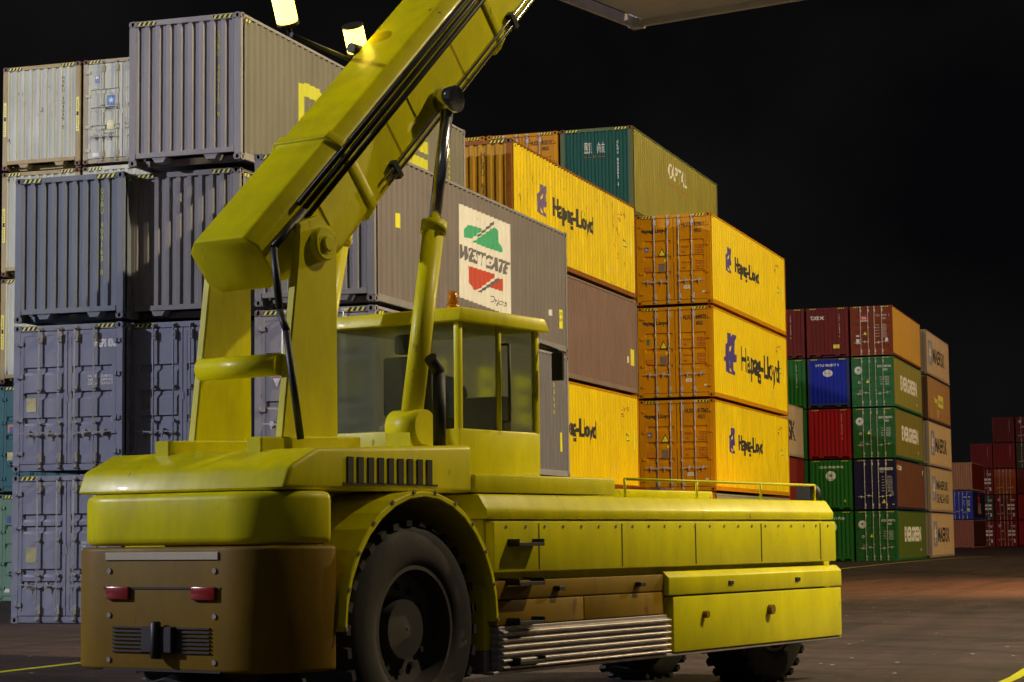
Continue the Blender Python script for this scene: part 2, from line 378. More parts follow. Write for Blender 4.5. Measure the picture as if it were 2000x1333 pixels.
# ---- paint-like shapes that follow the corrugation
def conform(bm, face, Ln, eps=.003, extra=0):
    """bm holds a flat shape in the (u,v) plane (x=u, y=v); cut it at the folds and lay it on the wall"""
    P = side_prof(Ln) if face == 'side' else END if face == 'end' else None
    if P:
        us = [v.co.x for v in bm.verts]; lo, hi = min(us), max(us)
        for u, d in P:
            if lo < u < hi:
                bmesh.ops.bisect_plane(bm, geom=bm.verts[:]+bm.edges[:]+bm.faces[:], plane_co=(u, 0, 0), plane_no=(1, 0, 0), dist=1e-5)
    for v in bm.verts:
        u, z = v.co.x, v.co.y
        if face == 'side': v.co = Vector((W-.006-peval(P, u)+eps+extra, u, z))
        elif face == 'end': v.co = Vector((u, .012+peval(P, u)-eps-extra, z))
        elif face == 'door': v.co = Vector((u, .014-eps-extra-.004, z))
        elif face == 'casing': v.co = Vector((u, .004-eps-extra, z))
_tcache = {}
def text_bm(s, bold=.0, shear=0.0):
    key = (s, bold, shear)
    if key not in _tcache:
        cu = bpy.data.curves.new('t', 'FONT'); cu.body = s; cu.size = 1; cu.offset = bold; cu.shear = shear; cu.resolution_u = 3
        o = bpy.data.objects.new('t', cu); C.objects.link(o)
        dg = bpy.context.evaluated_depsgraph_get(); me = bpy.data.meshes.new_from_object(o.evaluated_get(dg))
        bpy.data.objects.remove(o); bpy.data.curves.remove(cu); _tcache[key] = me
    bm = bmesh.new(); bm.from_mesh(_tcache[key]); return bm
CAPH = .729
def lay_text(dst, s, u, v, w, h, face, Ln, mi=0, bold=.0, shear=0, vertical=False, eps=.003, slope=0):
    """text s with left/bottom at (u,v), total width w (None: natural), cap height h"""
    items = []
    if vertical:
        step = w                                               # letter pitch
        for i, ch in enumerate(s):
            if ch != ' ': items.append((ch, u, v-i*step, h*.62, h))
    else: items = [(s, u, v, w, h)]
    for ch, uu, vv, ww, hh in items:
        bm = text_bm(ch, bold, shear)
        if not bm.verts: bm.free(); continue
        x0 = min(q.co.x for q in bm.verts); x1 = max(q.co.x for q in bm.verts)
        sz = hh/CAPH; sx = sz if ww is None else ww/(x1-x0)
        if vertical: sx = min(sx, sz*1.3)
        off = (ww-(x1-x0)*sx)/2 if vertical else 0
        for q in bm.verts: q.co = Vector((uu+off+(q.co.x-x0)*sx, vv+q.co.y*sz+slope*(q.co.x-x0)*sx, 0))
        bmesh.ops.remove_doubles(bm, verts=bm.verts, dist=1e-5)
        for f in bm.faces: f.material_index = mi
        conform(bm, face, Ln, eps)
        me = bpy.data.meshes.new('x'); bm.to_mesh(me); bm.free(); dst.from_mesh(me); bpy.data.meshes.remove(me)
def lay_poly(dst, pts, face, Ln, mi=0, eps=.003):
    bm = bmesh.new(); vs = [bm.verts.new((p[0], p[1], 0)) for p in pts]
    es = [bm.edges.new((vs[i], vs[(i+1) % len(vs)])) for i in range(len(vs))]
    bmesh.ops.triangle_fill(bm, edges=es, use_beauty=True)
    for f in bm.faces: f.material_index = mi
    conform(bm, face, Ln, eps)
    me = bpy.data.meshes.new('x'); bm.to_mesh(me); bm.free(); dst.from_mesh(me); bpy.data.meshes.remove(me)
def rect(u0, v0, u1, v1): return [(u0, v0), (u1, v0), (u1, v1), (u0, v1)]
def disc(u, v, r, rv=None, k=20): return [(u+r*math.cos(2*math.pi*i/k), v+(rv or r)*math.sin(2*math.pi*i/k)) for i in range(k)]
def star(u, v, r, n=7, q=.38): return [(u+(r if i % 2 == 0 else r*q)*math.sin(math.pi*i/n), v+(r if i % 2 == 0 else r*q)*math.cos(math.pi*i/n)) for i in range(2*n)]

class Marks:
    """collects one kind of marking; marks that touch or nearly touch become one object, others stay apart"""
    def __init__(s, Ln): s.it = []; s.m = []; s.Ln = Ln
    def mi(s, m):
        if m not in s.m: s.m.append(m)
        return s.m.index(m)
    def add(s, bm, box, face):
        if bm.faces: me = bpy.data.meshes.new('x'); bm.to_mesh(me); s.it.append([box, face, [me]])
        bm.free()
    def t(s, txt, u, v, w, h, face='end', m='txt_white', **k):
        bm = bmesh.new(); lay_text(bm, txt, u, v, w, h, face, s.Ln, s.mi(m), **k)
        bx_ = (u, v-w*len(txt), u+h, v+h) if k.get('vertical') else (u, v-.25*h, u+(w or len(txt)*h*.8), v+h)
        s.add(bm, bx_, face)
    def p(s, pts, face='end', m='st_yellow', eps=.003):
        bm = bmesh.new(); lay_poly(bm, pts, face, s.Ln, s.mi(m), eps)
        s.add(bm, (min(p[0] for p in pts), min(p[1] for p in pts), max(p[0] for p in pts), max(p[1] for p in pts)), face)
    def build(s, name, parent):
        g = .01 if 'decal' in name or 'label' in name else .30
        cl = s.it; ch = True
        while ch:
            ch = False
            for i in range(len(cl)):
                for j in range(i+1, len(cl)):
                    a, b = cl[i][0], cl[j][0]
                    if cl[i][1] == cl[j][1] and a[0] < b[2]+g and b[0] < a[2]+g and a[1] < b[3]+g and b[1] < a[3]+g:
                        cl[i] = [(min(a[0], b[0]), min(a[1], b[1]), max(a[2], b[2]), max(a[3], b[3])), cl[i][1], cl[i][2]+cl[j][2]]; del cl[j]; ch = True; break
                if ch: break
        for box, face, ms in cl:
            bm = bmesh.new()
            for me in ms: bm.from_mesh(me); bpy.data.meshes.remove(me)
            used = sorted({f.material_index for f in bm.faces})
            for f in bm.faces: f.material_index = used.index(f.material_index)
            me = bpy.data.meshes.new(name); bm.to_mesh(me); bm.free()
            link(name, me, [M[s.m[k]] for k in used], parent)

# ------------------------------------------------------------------ marking recipes
def hl_door(num, chk, st='GL'):
    def f(k, Ln):
        a = Marks(Ln); T = lambda *x, **y: a.t(*x, face='door', **y)
        T('Hapag-Lloyd', .12, 2.33, .87, .125, m='txt_black', bold=.035)
        T('HLXU', 1.50, 2.47, .26, .14, m='txt_black', bold=.03); T(num, 1.90, 2.47, .33, .14, m='txt_black', bold=.03); T(chk, 2.26, 2.47, .05, .14, m='txt_black', bold=.03)
        T('45G1', 1.90, 2.28, .23, .125, m='txt_black', bold=.03)
        for v, s1, s2 in ((1.80, 'MAX.GROSS', '32 500 kg|71 650 lbs'), (1.64, 'TARE', '3 900 kg|8 600 lbs'), (1.30, 'MAX.PAYLOAD', '28 600 kg|63 050 lbs'), (1.13, 'CUBE', '76.3 m3|2 694 cuft')):
            T(s1, 1.48, v, .03*len(s1)*.9, .05, m='txt_red', bold=.03)
            for i, q in enumerate(s2.split('|')): T(q, 1.93, v+.035-i*.075, .27, .05, m='txt_red', bold=.03)
        a.build('lettering', k)
        d = Marks(Ln)
        if st == 'GL': d.p(rect(.27, 1.72, .40, 1.86), 'door', 'st_blue'); d.t('GL', .285, 1.76, .10, .065, 'door', 'txt_white', eps=.005, bold=.03)
        else: d.p(rect(.29, 1.78, .38, 1.87), 'door', 'st_green'); d.p(disc(.335, 1.74, .05), 'door', 'st_grey', .004)
        d.p([(.70, 1.555), (.98, 1.555), (.84, 1.82)], 'door', 'txt_black'); d.p([(.735, 1.575), (.945, 1.575), (.84, 1.77)], 'door', 'st_yellow', .005)
        d.p(rect(.90, 1.37, .99, 1.47), 'door', 'st_yellow'); d.p(rect(.725, 1.04, .93, 1.32), 'door', 'st_grey')
        d.p(rect(.25, 1.08, .46, 1.21), 'door', 'txt_red'); d.p(rect(.265, 1.095, .445, 1.195), 'door', 'st_orange', .004); d.t('NO STEP', .28, 1.125, .15, .035, 'door', 'txt_red', eps=.006)
        d.p(rect(1.54, .48, 1.74, .59), 'door', 'st_white'); d.t('ACEP', 1.57, .52, .14, .035, 'door', 'txt_black', eps=.005)
        d.p(rect(2.13, .34, 2.26, .40), 'door', 'st_white')
        d.build('decal', k)
    return f
LOGO_BIG = [(2.13, 2.21), (2.7, 2.22), (2.74, 1.99), (2.89, 2.21), (3.57, 2.23), (3.17, 1.83), (3.19, 1.58), (3.54, 1.58), (3.45, 1.33), (3.02, 1.3), (2.95, 1.14), (3.22, .97), (3.18, .88), (2.07, .90), (1.83, 1.01), (1.92, 1.2), (1.62, 1.3), (1.81, 1.42), (1.84, 1.72), (2.17, 1.91)]
def hl_side(big=False, col='st_hl', emblem='blue'):
    def f(k, Ln):
        a = Marks(Ln); e = Marks(Ln)
        def lg(sx, ox, sz, oz):
            e.p([((x-1.62)*sx+ox, (z-.88)*sz+oz) for x, z in LOGO_BIG], 'side', emblem)
            for q in ([(2.72, 1.85), (2.60, 1.64), (2.40, 1.52), (2.46, 1.66), (2.6, 1.80)], [(2.36, 1.34), (2.52, 1.14), (2.68, .93), (2.5, 1.0), (2.40, 1.16)]):
                e.p([((x-1.62)*sx+ox, (z-.88)*sz+oz) for x, z in q], 'side', col, .0045)
        if big:
            lg(1, 1.62, 1, .88); a.t('Hapag-Lloyd', 4.25, 1.14, 6.45, .82, 'side', 'txt_black', bold=.026)
        else:
            lg(.50, 2.12, .62, 1.26); a.t('Hapag-Lloyd', 3.58, 1.42, 3.95, .50, 'side', 'txt_black', bold=.034)
        a.t('L 6191', 10.2, 2.38, .9, .14, 'side', 'txt_red'); a.t('5I', 10.25, 2.18, .3, .12, 'side', 'txt_red')
        a.build('side_lettering', k); e.build('emblem', k)
        d = Marks(Ln); d.p([(10.75, 1.48), (11.15, 1.48), (10.8, 1.72)], 'side', 'txt_black'); d.p([(10.8, 1.5), (11.05, 1.5), (10.82, 1.66)], 'side', 'st_yellow', .005)
        d.p(rect(11.5, 1.25, 11.72, 1.85), 'side', 'st_yellow'); d.p(rect(9.25, .52, 9.42, .70), 'side', 'st_white'); d.build('side_decal', k)
    return f
def vert(s, m='txt_yellow', x=1.90, top=2.42, step=.132, h=.105, face='end', stick=True):
    def f(k, Ln):
        a = Marks(Ln); a.t(s, x, top, step, h, face, m, vertical=True, bold=.01); a.build('lettering', k)
    return f
def wgps(num, style='a', plate='st_brass'):
    def f(k, Ln):
        a = Marks(Ln); z = 2.42 if style == 'a' else 2.38
        a.t('WGPS', 1.79, z, .29, .15, 'door', bold=.05); a.t(num, 2.11, z, .21, .15, 'door', bold=.05)
        v = 1.82 if style == 'a' else 1.54; u = 1.67 if style == 'a' else 1.56
        for i, (p_, q) in enumerate((('MAX GROSS', '30,480 KG'), ('TARE', '3,890 KG'), ('CUB. CAP', '76.4 CU.M'))):
            a.t(p_, u, v-i*.072, .029*len(p_), .054, 'door', bold=.02); a.t(q, u+.29, v-i*.072, .26, .054, 'door', bold=.02)
        a.build('lettering', k)
        d = Marks(Ln); d.p(rect(.30, 1.18, .52, 1.45) if style == 'a' else rect(.32, 1.18, .55, 1.48), 'door', plate); d.build('data_plate', k)
    return f
def qubu(num, chk):
    def f(k, Ln):
        a = Marks(Ln); Y = 'txt_yellow'
        a.t('QUBU', 1.50, 2.37, .25, .145, 'door', Y); a.t(num, 1.81, 2.37, .42, .145, 'door', Y); a.t(chk, 2.255, 2.37, .06, .145, 'door', Y); a.t('46G1', 1.81, 2.19, .28, .13, 'door', Y)
        for i, s in enumerate(('M.G.W.', 'TARE', 'NET', 'CU.CAP.')): a.t(s, 1.39, 1.70-i*.135, (.32, .22, .17, .37)[i], .12, 'door', Y)
        for i, s in enumerate(('32 500 KGS', '71 650 LBS', '3 800 KGS', '8 375 LBS', '28 700 KGS', '63 275 LBS', '79.2 CU.M.', '2 795 CU.FT.')): a.t(s, 1.82+.01*(i > 5), 1.74-i*.072, .34, .055, 'door', Y)
        a.build('lettering', k)
        d = Marks(Ln); d.p([(.36, 1.62), (.56, 1.62), (.46, 1.40)], 'door', 'txt_red'); d.p([(.38, 1.605), (.54, 1.605), (.46, 1.43)], 'door', 'st_white', .005)
        d.p(disc(.98, 1.53, .09, .12), 'door', 'st_white'); d.p(disc(.98, 1.53, .05, .08), 'door', 'txt_grey', .005)
        d.p([(1.50, .58), (1.66, .90), (1.72, .80), (1.74, .58)], 'door', 'st_white'); d.build('decal', k)
    return f
def qube_side(L_, h0, h1, u0, pitch, lw):
    """big square block letters QUBE"""
    def f(k, Ln):
        a = Marks(Ln); t = .36
        def blk(u, rs):
            for (x0, y0, x1, y1) in rs: a.p(rect(u+x0*lw, h0+y0*(h1-h0), u+x1*lw, h0+y1*(h1-h0)), 'side', 'txt_yellow')
        Q = [(0, .05, .24, .95), (.24, 0, .76, .25), (.76, .05, 1, .95), (.24, .75, .76, 1), (.60, -.12, .82, 0)]
        U = [(0, .08, .24, 1), (.24, 0, .76, .25), (.76, .08, 1, 1)]
        B = [(0, 0, .24, 1), (.24, 0, .85, .24), (.24, .40, .80, .62), (.24, .78, .85, 1), (.76, .62, 1, .92), (.78, .08, 1, .52)]
        E = [(0, .02, .22, 1), (.26, 0, 1, .26), (.26, .38, .94, .62), (.22, .74, 1, 1)]
        for i, g_ in enumerate((Q, U, B, E)): blk(u0+i*pitch, g_)
        a.build('side_lettering', k)
        d = Marks(Ln); d.p(rect(Ln-.75, .60, Ln-.52, 1.05), 'side', 'st_yellow')
        d.t('L0N6H9', Ln-1.15, 2.25, .16, .12, 'side', 'txt_yellow', vertical=True); d.build('side_decal', k)
    return f
def westgate(k, Ln):
    a = Marks(Ln)
    a.p([(4.6, 2.50), (8.02, 2.52), (8.0, .48), (4.58, .56)], 'side', 'wg_white')
    a.p([(5.0, 1.84), (4.95, 1.96), (5.14, 2.13), (5.75, 2.16), (6.15, 2.16), (5.42, 1.87)], 'side', 'wg_green', .005)
    a.p([(5.48, 1.81), (6.75, 2.27), (6.92, 2.33), (7.1, 2.25), (7.22, 2.03), (7.43, 1.82), (6.36, 1.80)], 'side', 'wg_green', .005)
    a.p([(5.77, 1.98), (6.83, 2.44), (6.83, 2.37), (5.77, 1.93)], 'side', 'txt_grey', .006)
    a.t('WESTGATE', 4.70, 1.38, 3.18, .29, 'side', 'txt_grey', bold=.035, shear=.35, eps=.005)
    a.p([(5.13, 1.27), (6.92, 1.29), (6.80, 1.20), (5.8, .84), (5.47, .79), (5.25, .95)], 'side', 'wg_red', .005)
    a.p([(6.35, .97), (7.13, 1.22), (7.45, 1.25), (7.46, .97)], 'side', 'wg_red', .005)
    a.p([(5.80, .80), (7.1, 1.24), (7.15, 1.18), (5.95, .79)], 'side', 'txt_grey', .006)
    a.t('Depots', 6.55, .66, 1.1, .15, 'side', 'txt_grey', shear=.3, eps=.005)
    a.build('painted_sign', k)
    d = Marks(Ln); d.p(rect(11.50, .55, 11.80, 1.00), 'side', 'st_yellow'); d.t('LON', 11.54, .86, .22, .09, 'side', 'txt_black', eps=.005); d.t('46H', 11.54, .72, .22, .09, 'side', 'txt_black', eps=.005)
    d.p(rect(10.75, .78, 10.95, .92), 'side', 'st_white'); d.p(rect(1.15, 1.52, 1.35, 1.80), 'side', 'st_yellow'); d.build('side_decal', k)
def side_stickers(k, Ln):
    d = Marks(Ln); d.p(rect(11.4, .85, 11.75, 1.35), 'side', 'st_yellow'); d.p(rect(3.1, .62, 3.3, .82), 'side', 'st_white'); d.p(rect(3.9, 1.0, 4.05, 1.25), 'side', 'st_white'); d.p(rect(11.0, .9, 11.15, 1.1), 'side', 'st_white'); d.build('side_decal', k)
def maersk_door(k, Ln):
    a = Marks(Ln); a.p(rect(.735, 1.60, 1.00, 1.87), 'door', 'skyblue'); a.p(star(.868, 1.735, .105), 'door', 'st_white', .006); a.t('MAERSK', .68, 1.49, .40, .055, 'door', 'txt_black', bold=.02)
    a.p(rect(.36, 2.24, .50, 2.44), 'door', 'st_blue'); a.p(rect(.38, 2.36, .48, 2.42), 'door', 'st_white', .005)
    a.p(rect(.74, .92, .95, 1.18), 'door', 'st_brass'); a.p(rect(.30, .20, .50, .30), 'door', 'st_white'); a.t('MAXGROSS', .66, .80, .34, .045, 'door', 'txt_black'); a.build('decal', k)
def maersk_side(sub=None):
    def f(k, Ln):
        a = Marks(Ln); h = 1.0 if not sub else .62
        a.p(rect(1.1, .72, 2.95, 2.32), 'side', 'fadedblue'); a.p(star(2.02, 1.5, .72), 'side', 'wg_white', .005)
        a.t('MAERSK', 3.35, 1.02 if not sub else 1.5, 6.3, h*.95, 'side', 'txt_black', bold=.03)
        if sub: a.t(sub, 3.35, .62, 6.5, .6, 'side', 'txt_black', bold=.02)
        d = Marks(Ln); a.build('side_lettering', k); d.p(rect(8.2, .36, 8.45, .5), 'side', 'st_white'); d.build('side_decal', k)
    return f
def maersk_partial(k, Ln):
    a = Marks(Ln); a.t('MAERSK', 3.0, .95, 6.9, 1.1, 'side', 'txt_black', bold=.03); a.build('side_lettering', k)
def evergreen_door(code, num):
    def f(k, Ln):
        a = Marks(Ln); T = lambda *x, **y: a.t(*x, face='door', **y)
        T(code, 1.50, 2.27, .34, .13, bold=.02); T(num, 1.86, 2.27, .42, .13, bold=.02); T('45G1', 1.84, 2.08, .24, .12, bold=.02)
        for i, s in enumerate(('MGW', 'TARE', 'NET', 'CUBE')):
            T(s, 1.62, 1.68-i*.135, .17, .06); T('32500 KG', 1.90, 1.70-i*.135, .26, .05); T('71650 LB', 1.90, 1.64-i*.135, .26, .05)
        a.build('lettering', k)
        d = Marks(Ln); d.p(disc(.40, 2.12, .23), 'door', 'st_white'); d.p(star(.40, 2.14, .10, 8, .5), 'door', 'st_green', .005); d.t('EVERGREEN', .25, 1.94, .30, .05, 'door', 'st_green', eps=.005)
        d.p(disc(.44, 1.42, .08), 'door', 'st_white'); d.p(disc(.44, 1.42, .05), 'door', 'txt_grey', .005)
        d.p([(.82, 1.38), (1.04, 1.38), (.93, 1.60)], 'door', 'st_yellow') if num[0] == '9' else None
        d.p(rect(.40, .68, .60, .98), 'door', 'st_grey'); d.build('decal', k)
    return f
def evergreen_side(k, Ln):
    a = Marks(Ln); a.t('EVERGREEN', 2.75, 1.15, 7.1, .82, 'side', 'txt_white', bold=.05); a.p(rect(9.6, .5, 9.8, .66), 'side', 'st_white'); a.build('side_lettering', k)
def evergreen_end(num, warn=False):
    def f(k, Ln):
        a = Marks(Ln); a.t(num, .52, 2.42, 1.42, .13, 'end', bold=.02); a.build('lettering', k)
        d = Marks(Ln); d.p(disc(1.20, 1.98, .29), 'end', 'st_white'); d.p(star(1.20, 2.0, .13, 8, .5), 'end', 'st_green', .006); d.t('EVERGREEN', .99, 1.76, .42, .06, 'end', 'st_green', eps=.006)
        d.p([(1.92, .46), (2.08, .46), (2.0, .66)] if warn else [(.30, 1.98), (.46, 1.98), (.38, 2.18)], 'end', 'st_yellow'); d.build('decal', k)
    return f
def italia_end(k, Ln):
    a = Marks(Ln); a.t('IMTU 906897 0', .48, 2.42, 1.36, .15, 'end', bold=.02); a.build('lettering', k)
    d = Marks(Ln); d.p(disc(1.18, 2.02, .29, .21), 'end', 'st_white'); d.t('ITALIA', .98, 1.98, .4, .09, 'end', 'st_green', eps=.006); d.build('decal', k)
def tex_end(word):
    def f(k, Ln):
        a = Marks(Ln)
        if word: a.t('tex', .22, 2.20, .86, .34, 'end', bold=.01)
        a.t('TGHU 775533 0', 1.90 if word else 1.6, 2.42, .105, .085, 'end', vertical=True); a.build('lettering', k)
        if word: d = Marks(Ln); d.p(rect(1.55, .50, 1.90, .72), 'end', 'st_yellow'); d.build('decal', k)
    return f
def tal_door(k, Ln):
    a = Marks(Ln); T = lambda *x, **y: a.t(*x, face='door', **y)
    T('TCLU', 1.48, 2.26, .25, .12); T('877697', 1.84, 2.26, .28, .12); T('2', 2.22, 2.26, .05, .12); T('45G1', 1.84, 2.10, .22, .1)
    for i in range(5): T('MAX WT', 1.42, 1.74-i*.165, .26, .06); T('30480 KG', 1.84, 1.76-i*.165, .25, .055); T('67200 LB', 1.84, 1.69-i*.165, .25, .05)
    a.build('lettering', k)
    d = Marks(Ln); d.p(rect(.62, 2.06, 1.0, 2.34), 'door', 'tal_red'); d.p(rect(.60, 2.00, 1.02, 2.05), 'door', 'st_white'); d.t('TAL', .66, 2.13, .30, .12, 'door', 'txt_white', eps=.005, bold=.03)
    d.p([(.74, 1.22), (.96, 1.22), (.85, 1.40)], 'door', 'st_yellow'); d.p(rect(.32, .70, .52, .98), 'door', 'st_white'); d.p(rect(2.0, .78, 2.16, 1.0), 'door', 'st_white'); d.p(disc(.42, 1.16, .11, .05), 'door', 'st_white'); d.build('decal', k)
def navy_door(k, Ln):
    a = Marks(Ln); T = lambda *x, **y: a.t(*x, face='door', **y)
    a.p(rect(1.46, 2.26, 2.22, 2.40), 'door', 'st_white'); T('CRSU 930087', 1.48, 2.29, .72, .09, m='txt_black', eps=.005); T('45G1', 1.46, 2.12, .25, .1)
    for i in range(6): T('MAXW', 1.58, 1.84-i*.16, .15, .06); T('30480 KG', 1.90, 1.86-i*.16, .28, .06); T('67197 LB', 1.90, 1.79-i*.16, .28, .05)
    a.build('lettering', k)
    d = Marks(Ln); d.p([(1.56, .36), (1.80, .36), (1.68, .60)], 'door', 'st_yellow'); d.p(rect(2.08, .80, 2.26, 1.08), 'door', 'st_grey'); d.p(rect(2.16, .26, 2.28, .32), 'door', 'st_white'); d.build('decal', k)
def capital(k, Ln):
    a = Marks(Ln); a.t('CAPITAL', 4.75, 1.98, 2.6, .52, 'side', 'txt_white', bold=.02); a.p(rect(4.75, 1.73, 6.0, 1.77), 'side', 'txt_red'); a.p(rect(6.25, 1.73, 7.4, 1.77), 'side', 'txt_red'); a.build('side_lettering', k)
def capital_end(k, Ln):
    a = Marks(Ln); s = lambda u, v, r: [a.p(rect(u+x0*.24, v+y0*.34, u+x1*.24, v+y1*.34), 'end', 'txt_white') for x0, y0, x1, y1 in r]
    s(.80, 2.08, [(0, .9, .6, 1), (.25, .75, .35, .95), (0, .72, .08, .92), (.52, .72, .6, .92), (0, .68, .6, .75), (.05, .5, .55, .6), (.05, .35, .55, .42), (.05, .35, .13, .6), (.47, .35, .55, .6), (.12, .15, .2, .3), (.42, .15, .5, .3), (0, 0, .64, .1), (.7, 0, .78, 1), (.7, .9, 1.0, 1), (.94, .1, 1.02, 1), (.98, 0, 1.15, .1)])
    s(1.24, 2.08, [(.2, .85, .28, 1), (.02, .75, .5, .84), (.02, 0, .1, .84), (.42, 0, .5, .84), (-.05, .4, .58, .48), (.2, .55, .28, .7), (.2, .15, .28, .32), (.75, .85, .83, 1), (.6, .72, 1.05, .8), (.66, 0, .74, .6), (.66, .52, .95, .6), (.88, 0, .96, .6), (.9, 0, 1.1, .08)])
    a.p([(1.10, 1.99), (1.20, 1.99), (1.15, 1.90)], 'end', 'txt_red'); a.p(rect(.80, 1.94, 1.05, 1.96), 'end', 'txt_red'); a.p(rect(1.25, 1.94, 1.50, 1.96), 'end', 'txt_red')
    a.t('CLHU 863392 2', 1.90, 2.36, .115, .09, 'end', vertical=True, bold=.02); a.build('lettering', k)
def small_doors(k, Ln):
    a = Marks(Ln); a.p(rect(1.70, 2.30, 2.25, 2.38), 'door', 'st_white'); a.p(rect(1.95, 2.16, 2.18, 2.22), 'door', 'st_white')
    for v in (1.6, 1.2): a.p(rect(1.42, v, 1.75, v+.24), 'door', 'st_white'); a.p(rect(1.85, v, 2.2, v+.24), 'door', 'st_white')
    a.p(rect(2.02, .42, 2.2, .78), 'door', 'st_white'); a.build('decal', k)
def logo_doors(k, Ln):
    small_doors(k, Ln); a = Marks(Ln)
    for q in (0, 60, 120): c_, s_ = math.cos(R(q+15)), math.sin(R(q+15)); a.p([(.5-.2*c_-.03*s_, 2.35-.2*s_+.03*c_), (.5-.2*c_+.03*s_, 2.35-.2*s_-.03*c_), (.5+.2*c_+.03*s_, 2.35+.2*s_-.03*c_), (.5+.2*c_-.03*s_, 2.35+.2*s_+.03*c_)], 'door', 'st_white', .003+q*.00002)
    a.p(disc(.8, 1.75, .08), 'door', 'st_white'); a.build('emblem', k)
def vert_small(k, Ln):
    a = Marks(Ln); a.t('TRLU 612345 0', 1.88, 2.50, .105, .09, 'end', vertical=True); a.build('lettering', k)
def vert_orange(k, Ln):
    a = Marks(Ln); a.t('FSCU 9', 1.88, 2.40, .15, .1, 'end', vertical=True); a.build('lettering', k)
def brown_logo_side(k, Ln):
    a = Marks(Ln); a.p(rect(5.4, 1.1, 8.2, 1.9), 'side', 'st_yellow'); a.t('bay', 3.6, 1.32, 1.6, .4, 'side', 'st_yellow', bold=.03); a.t('class', 5.6, 1.35, 2.3, .35, 'side', 'txt_grey', eps=.005); a.p(rect(5.2, .35, 5.5, .9), 'side', 'st_yellow'); a.t('TC', 6.1, .7, .8, .16, 'side'); a.build('side_lettering', k)
def brown_side_mark(k, Ln):
    a = Marks(Ln); a.p(rect(.35, 2.30, .8, 2.55), 'side', 'st_orange'); a.t('CRONOS', .85, 2.28, 1.4, .27, 'side', bold=.03); a.p(rect(11.2, 2.2, 11.6, 2.5), 'side', 'st_white'); a.build('side_lettering', k)
def msk_end(k, Ln):
    a = Marks(Ln); a.t('MSKU 131219 5', 1.86, 2.44, .115, .09, 'end', 'txt_black', vertical=True); a.build('lettering', k)
    d = Marks(Ln)
    for x in (.03, W-.12): d.p(rect(x, .95, x+.085, 1.90), 'casing', 'st_yellow'); d.p(rect(x+.012, 1.38, x+.073, 1.50), 'casing', 'txt_black', .005); [d.p(rect(x+.03, 1.0+.06*i, x+.055, 1.03+.06*i), 'casing', 'txt_black', .005) for i in list(range(6))+list(range(9, 14))]
    d.build('warning_label', k)
def teal_door(k, Ln):
    d = Marks(Ln); d.p(rect(.28, 1.62, .50, 1.84), 'door', 'st_orange'); d.p(rect(.33, 1.62, .50, 1.78), 'door', 'st_blue', .005); d.p(rect(.26, .86, .48, 1.08), 'door', 'st_brass'); d.build('decal', k)
def green_door(k, Ln):
    d = Marks(Ln); d.p(rect(.28, 2.12, .40, 2.32), 'door', 'st_blue'); d.p(rect(.22, .24, .38, .34), 'door', 'st_white'); d.build('decal', k)
def blue_door(k, Ln):
    a = Marks(Ln); a.p(rect(1.5, 2.25, 1.8, 2.34), 'door', 'st_white'); a.p(rect(1.95, 2.25, 2.2, 2.34), 'door', 'st_white')
    for i in range(5): a.p(rect(1.45+.02*i, 1.9-i*.13, 1.6, 1.94-i*.13), 'door', 'st_white'); a.p(rect(1.85, 1.9-i*.13, 2.15, 1.95-i*.13), 'door', 'st_white')
    a.p([(1.2, .90), (1.42, .90), (1.31, 1.1)], 'door', 'st_yellow'); a.p(rect(1.85, .86, 2.12, 1.14), 'door', 'st_yellow'); a.build('decal', k)
def navy_side(k, Ln):
    a = Marks(Ln); a.p(star(6, 2.0, 1.3, 5), 'side', 'tal_red'); a.p(rect(5.0, .6, 7.6, 1.7), 'side', 'tan'); a.p(rect(7.0, .6, 8.3, .9), 'side', 'tan'); a.build('emblem', k)
M['st_orange'] = mat('orange sticker', (.62, .24, .02), .4, dirt=.2)
M['tal_red'] = mat('red sticker', (.5, .02, .02), .4, dirt=.1)
M['tan'] = mat('tan emblem', (.4, .25, .14), .5, dirt=.2)

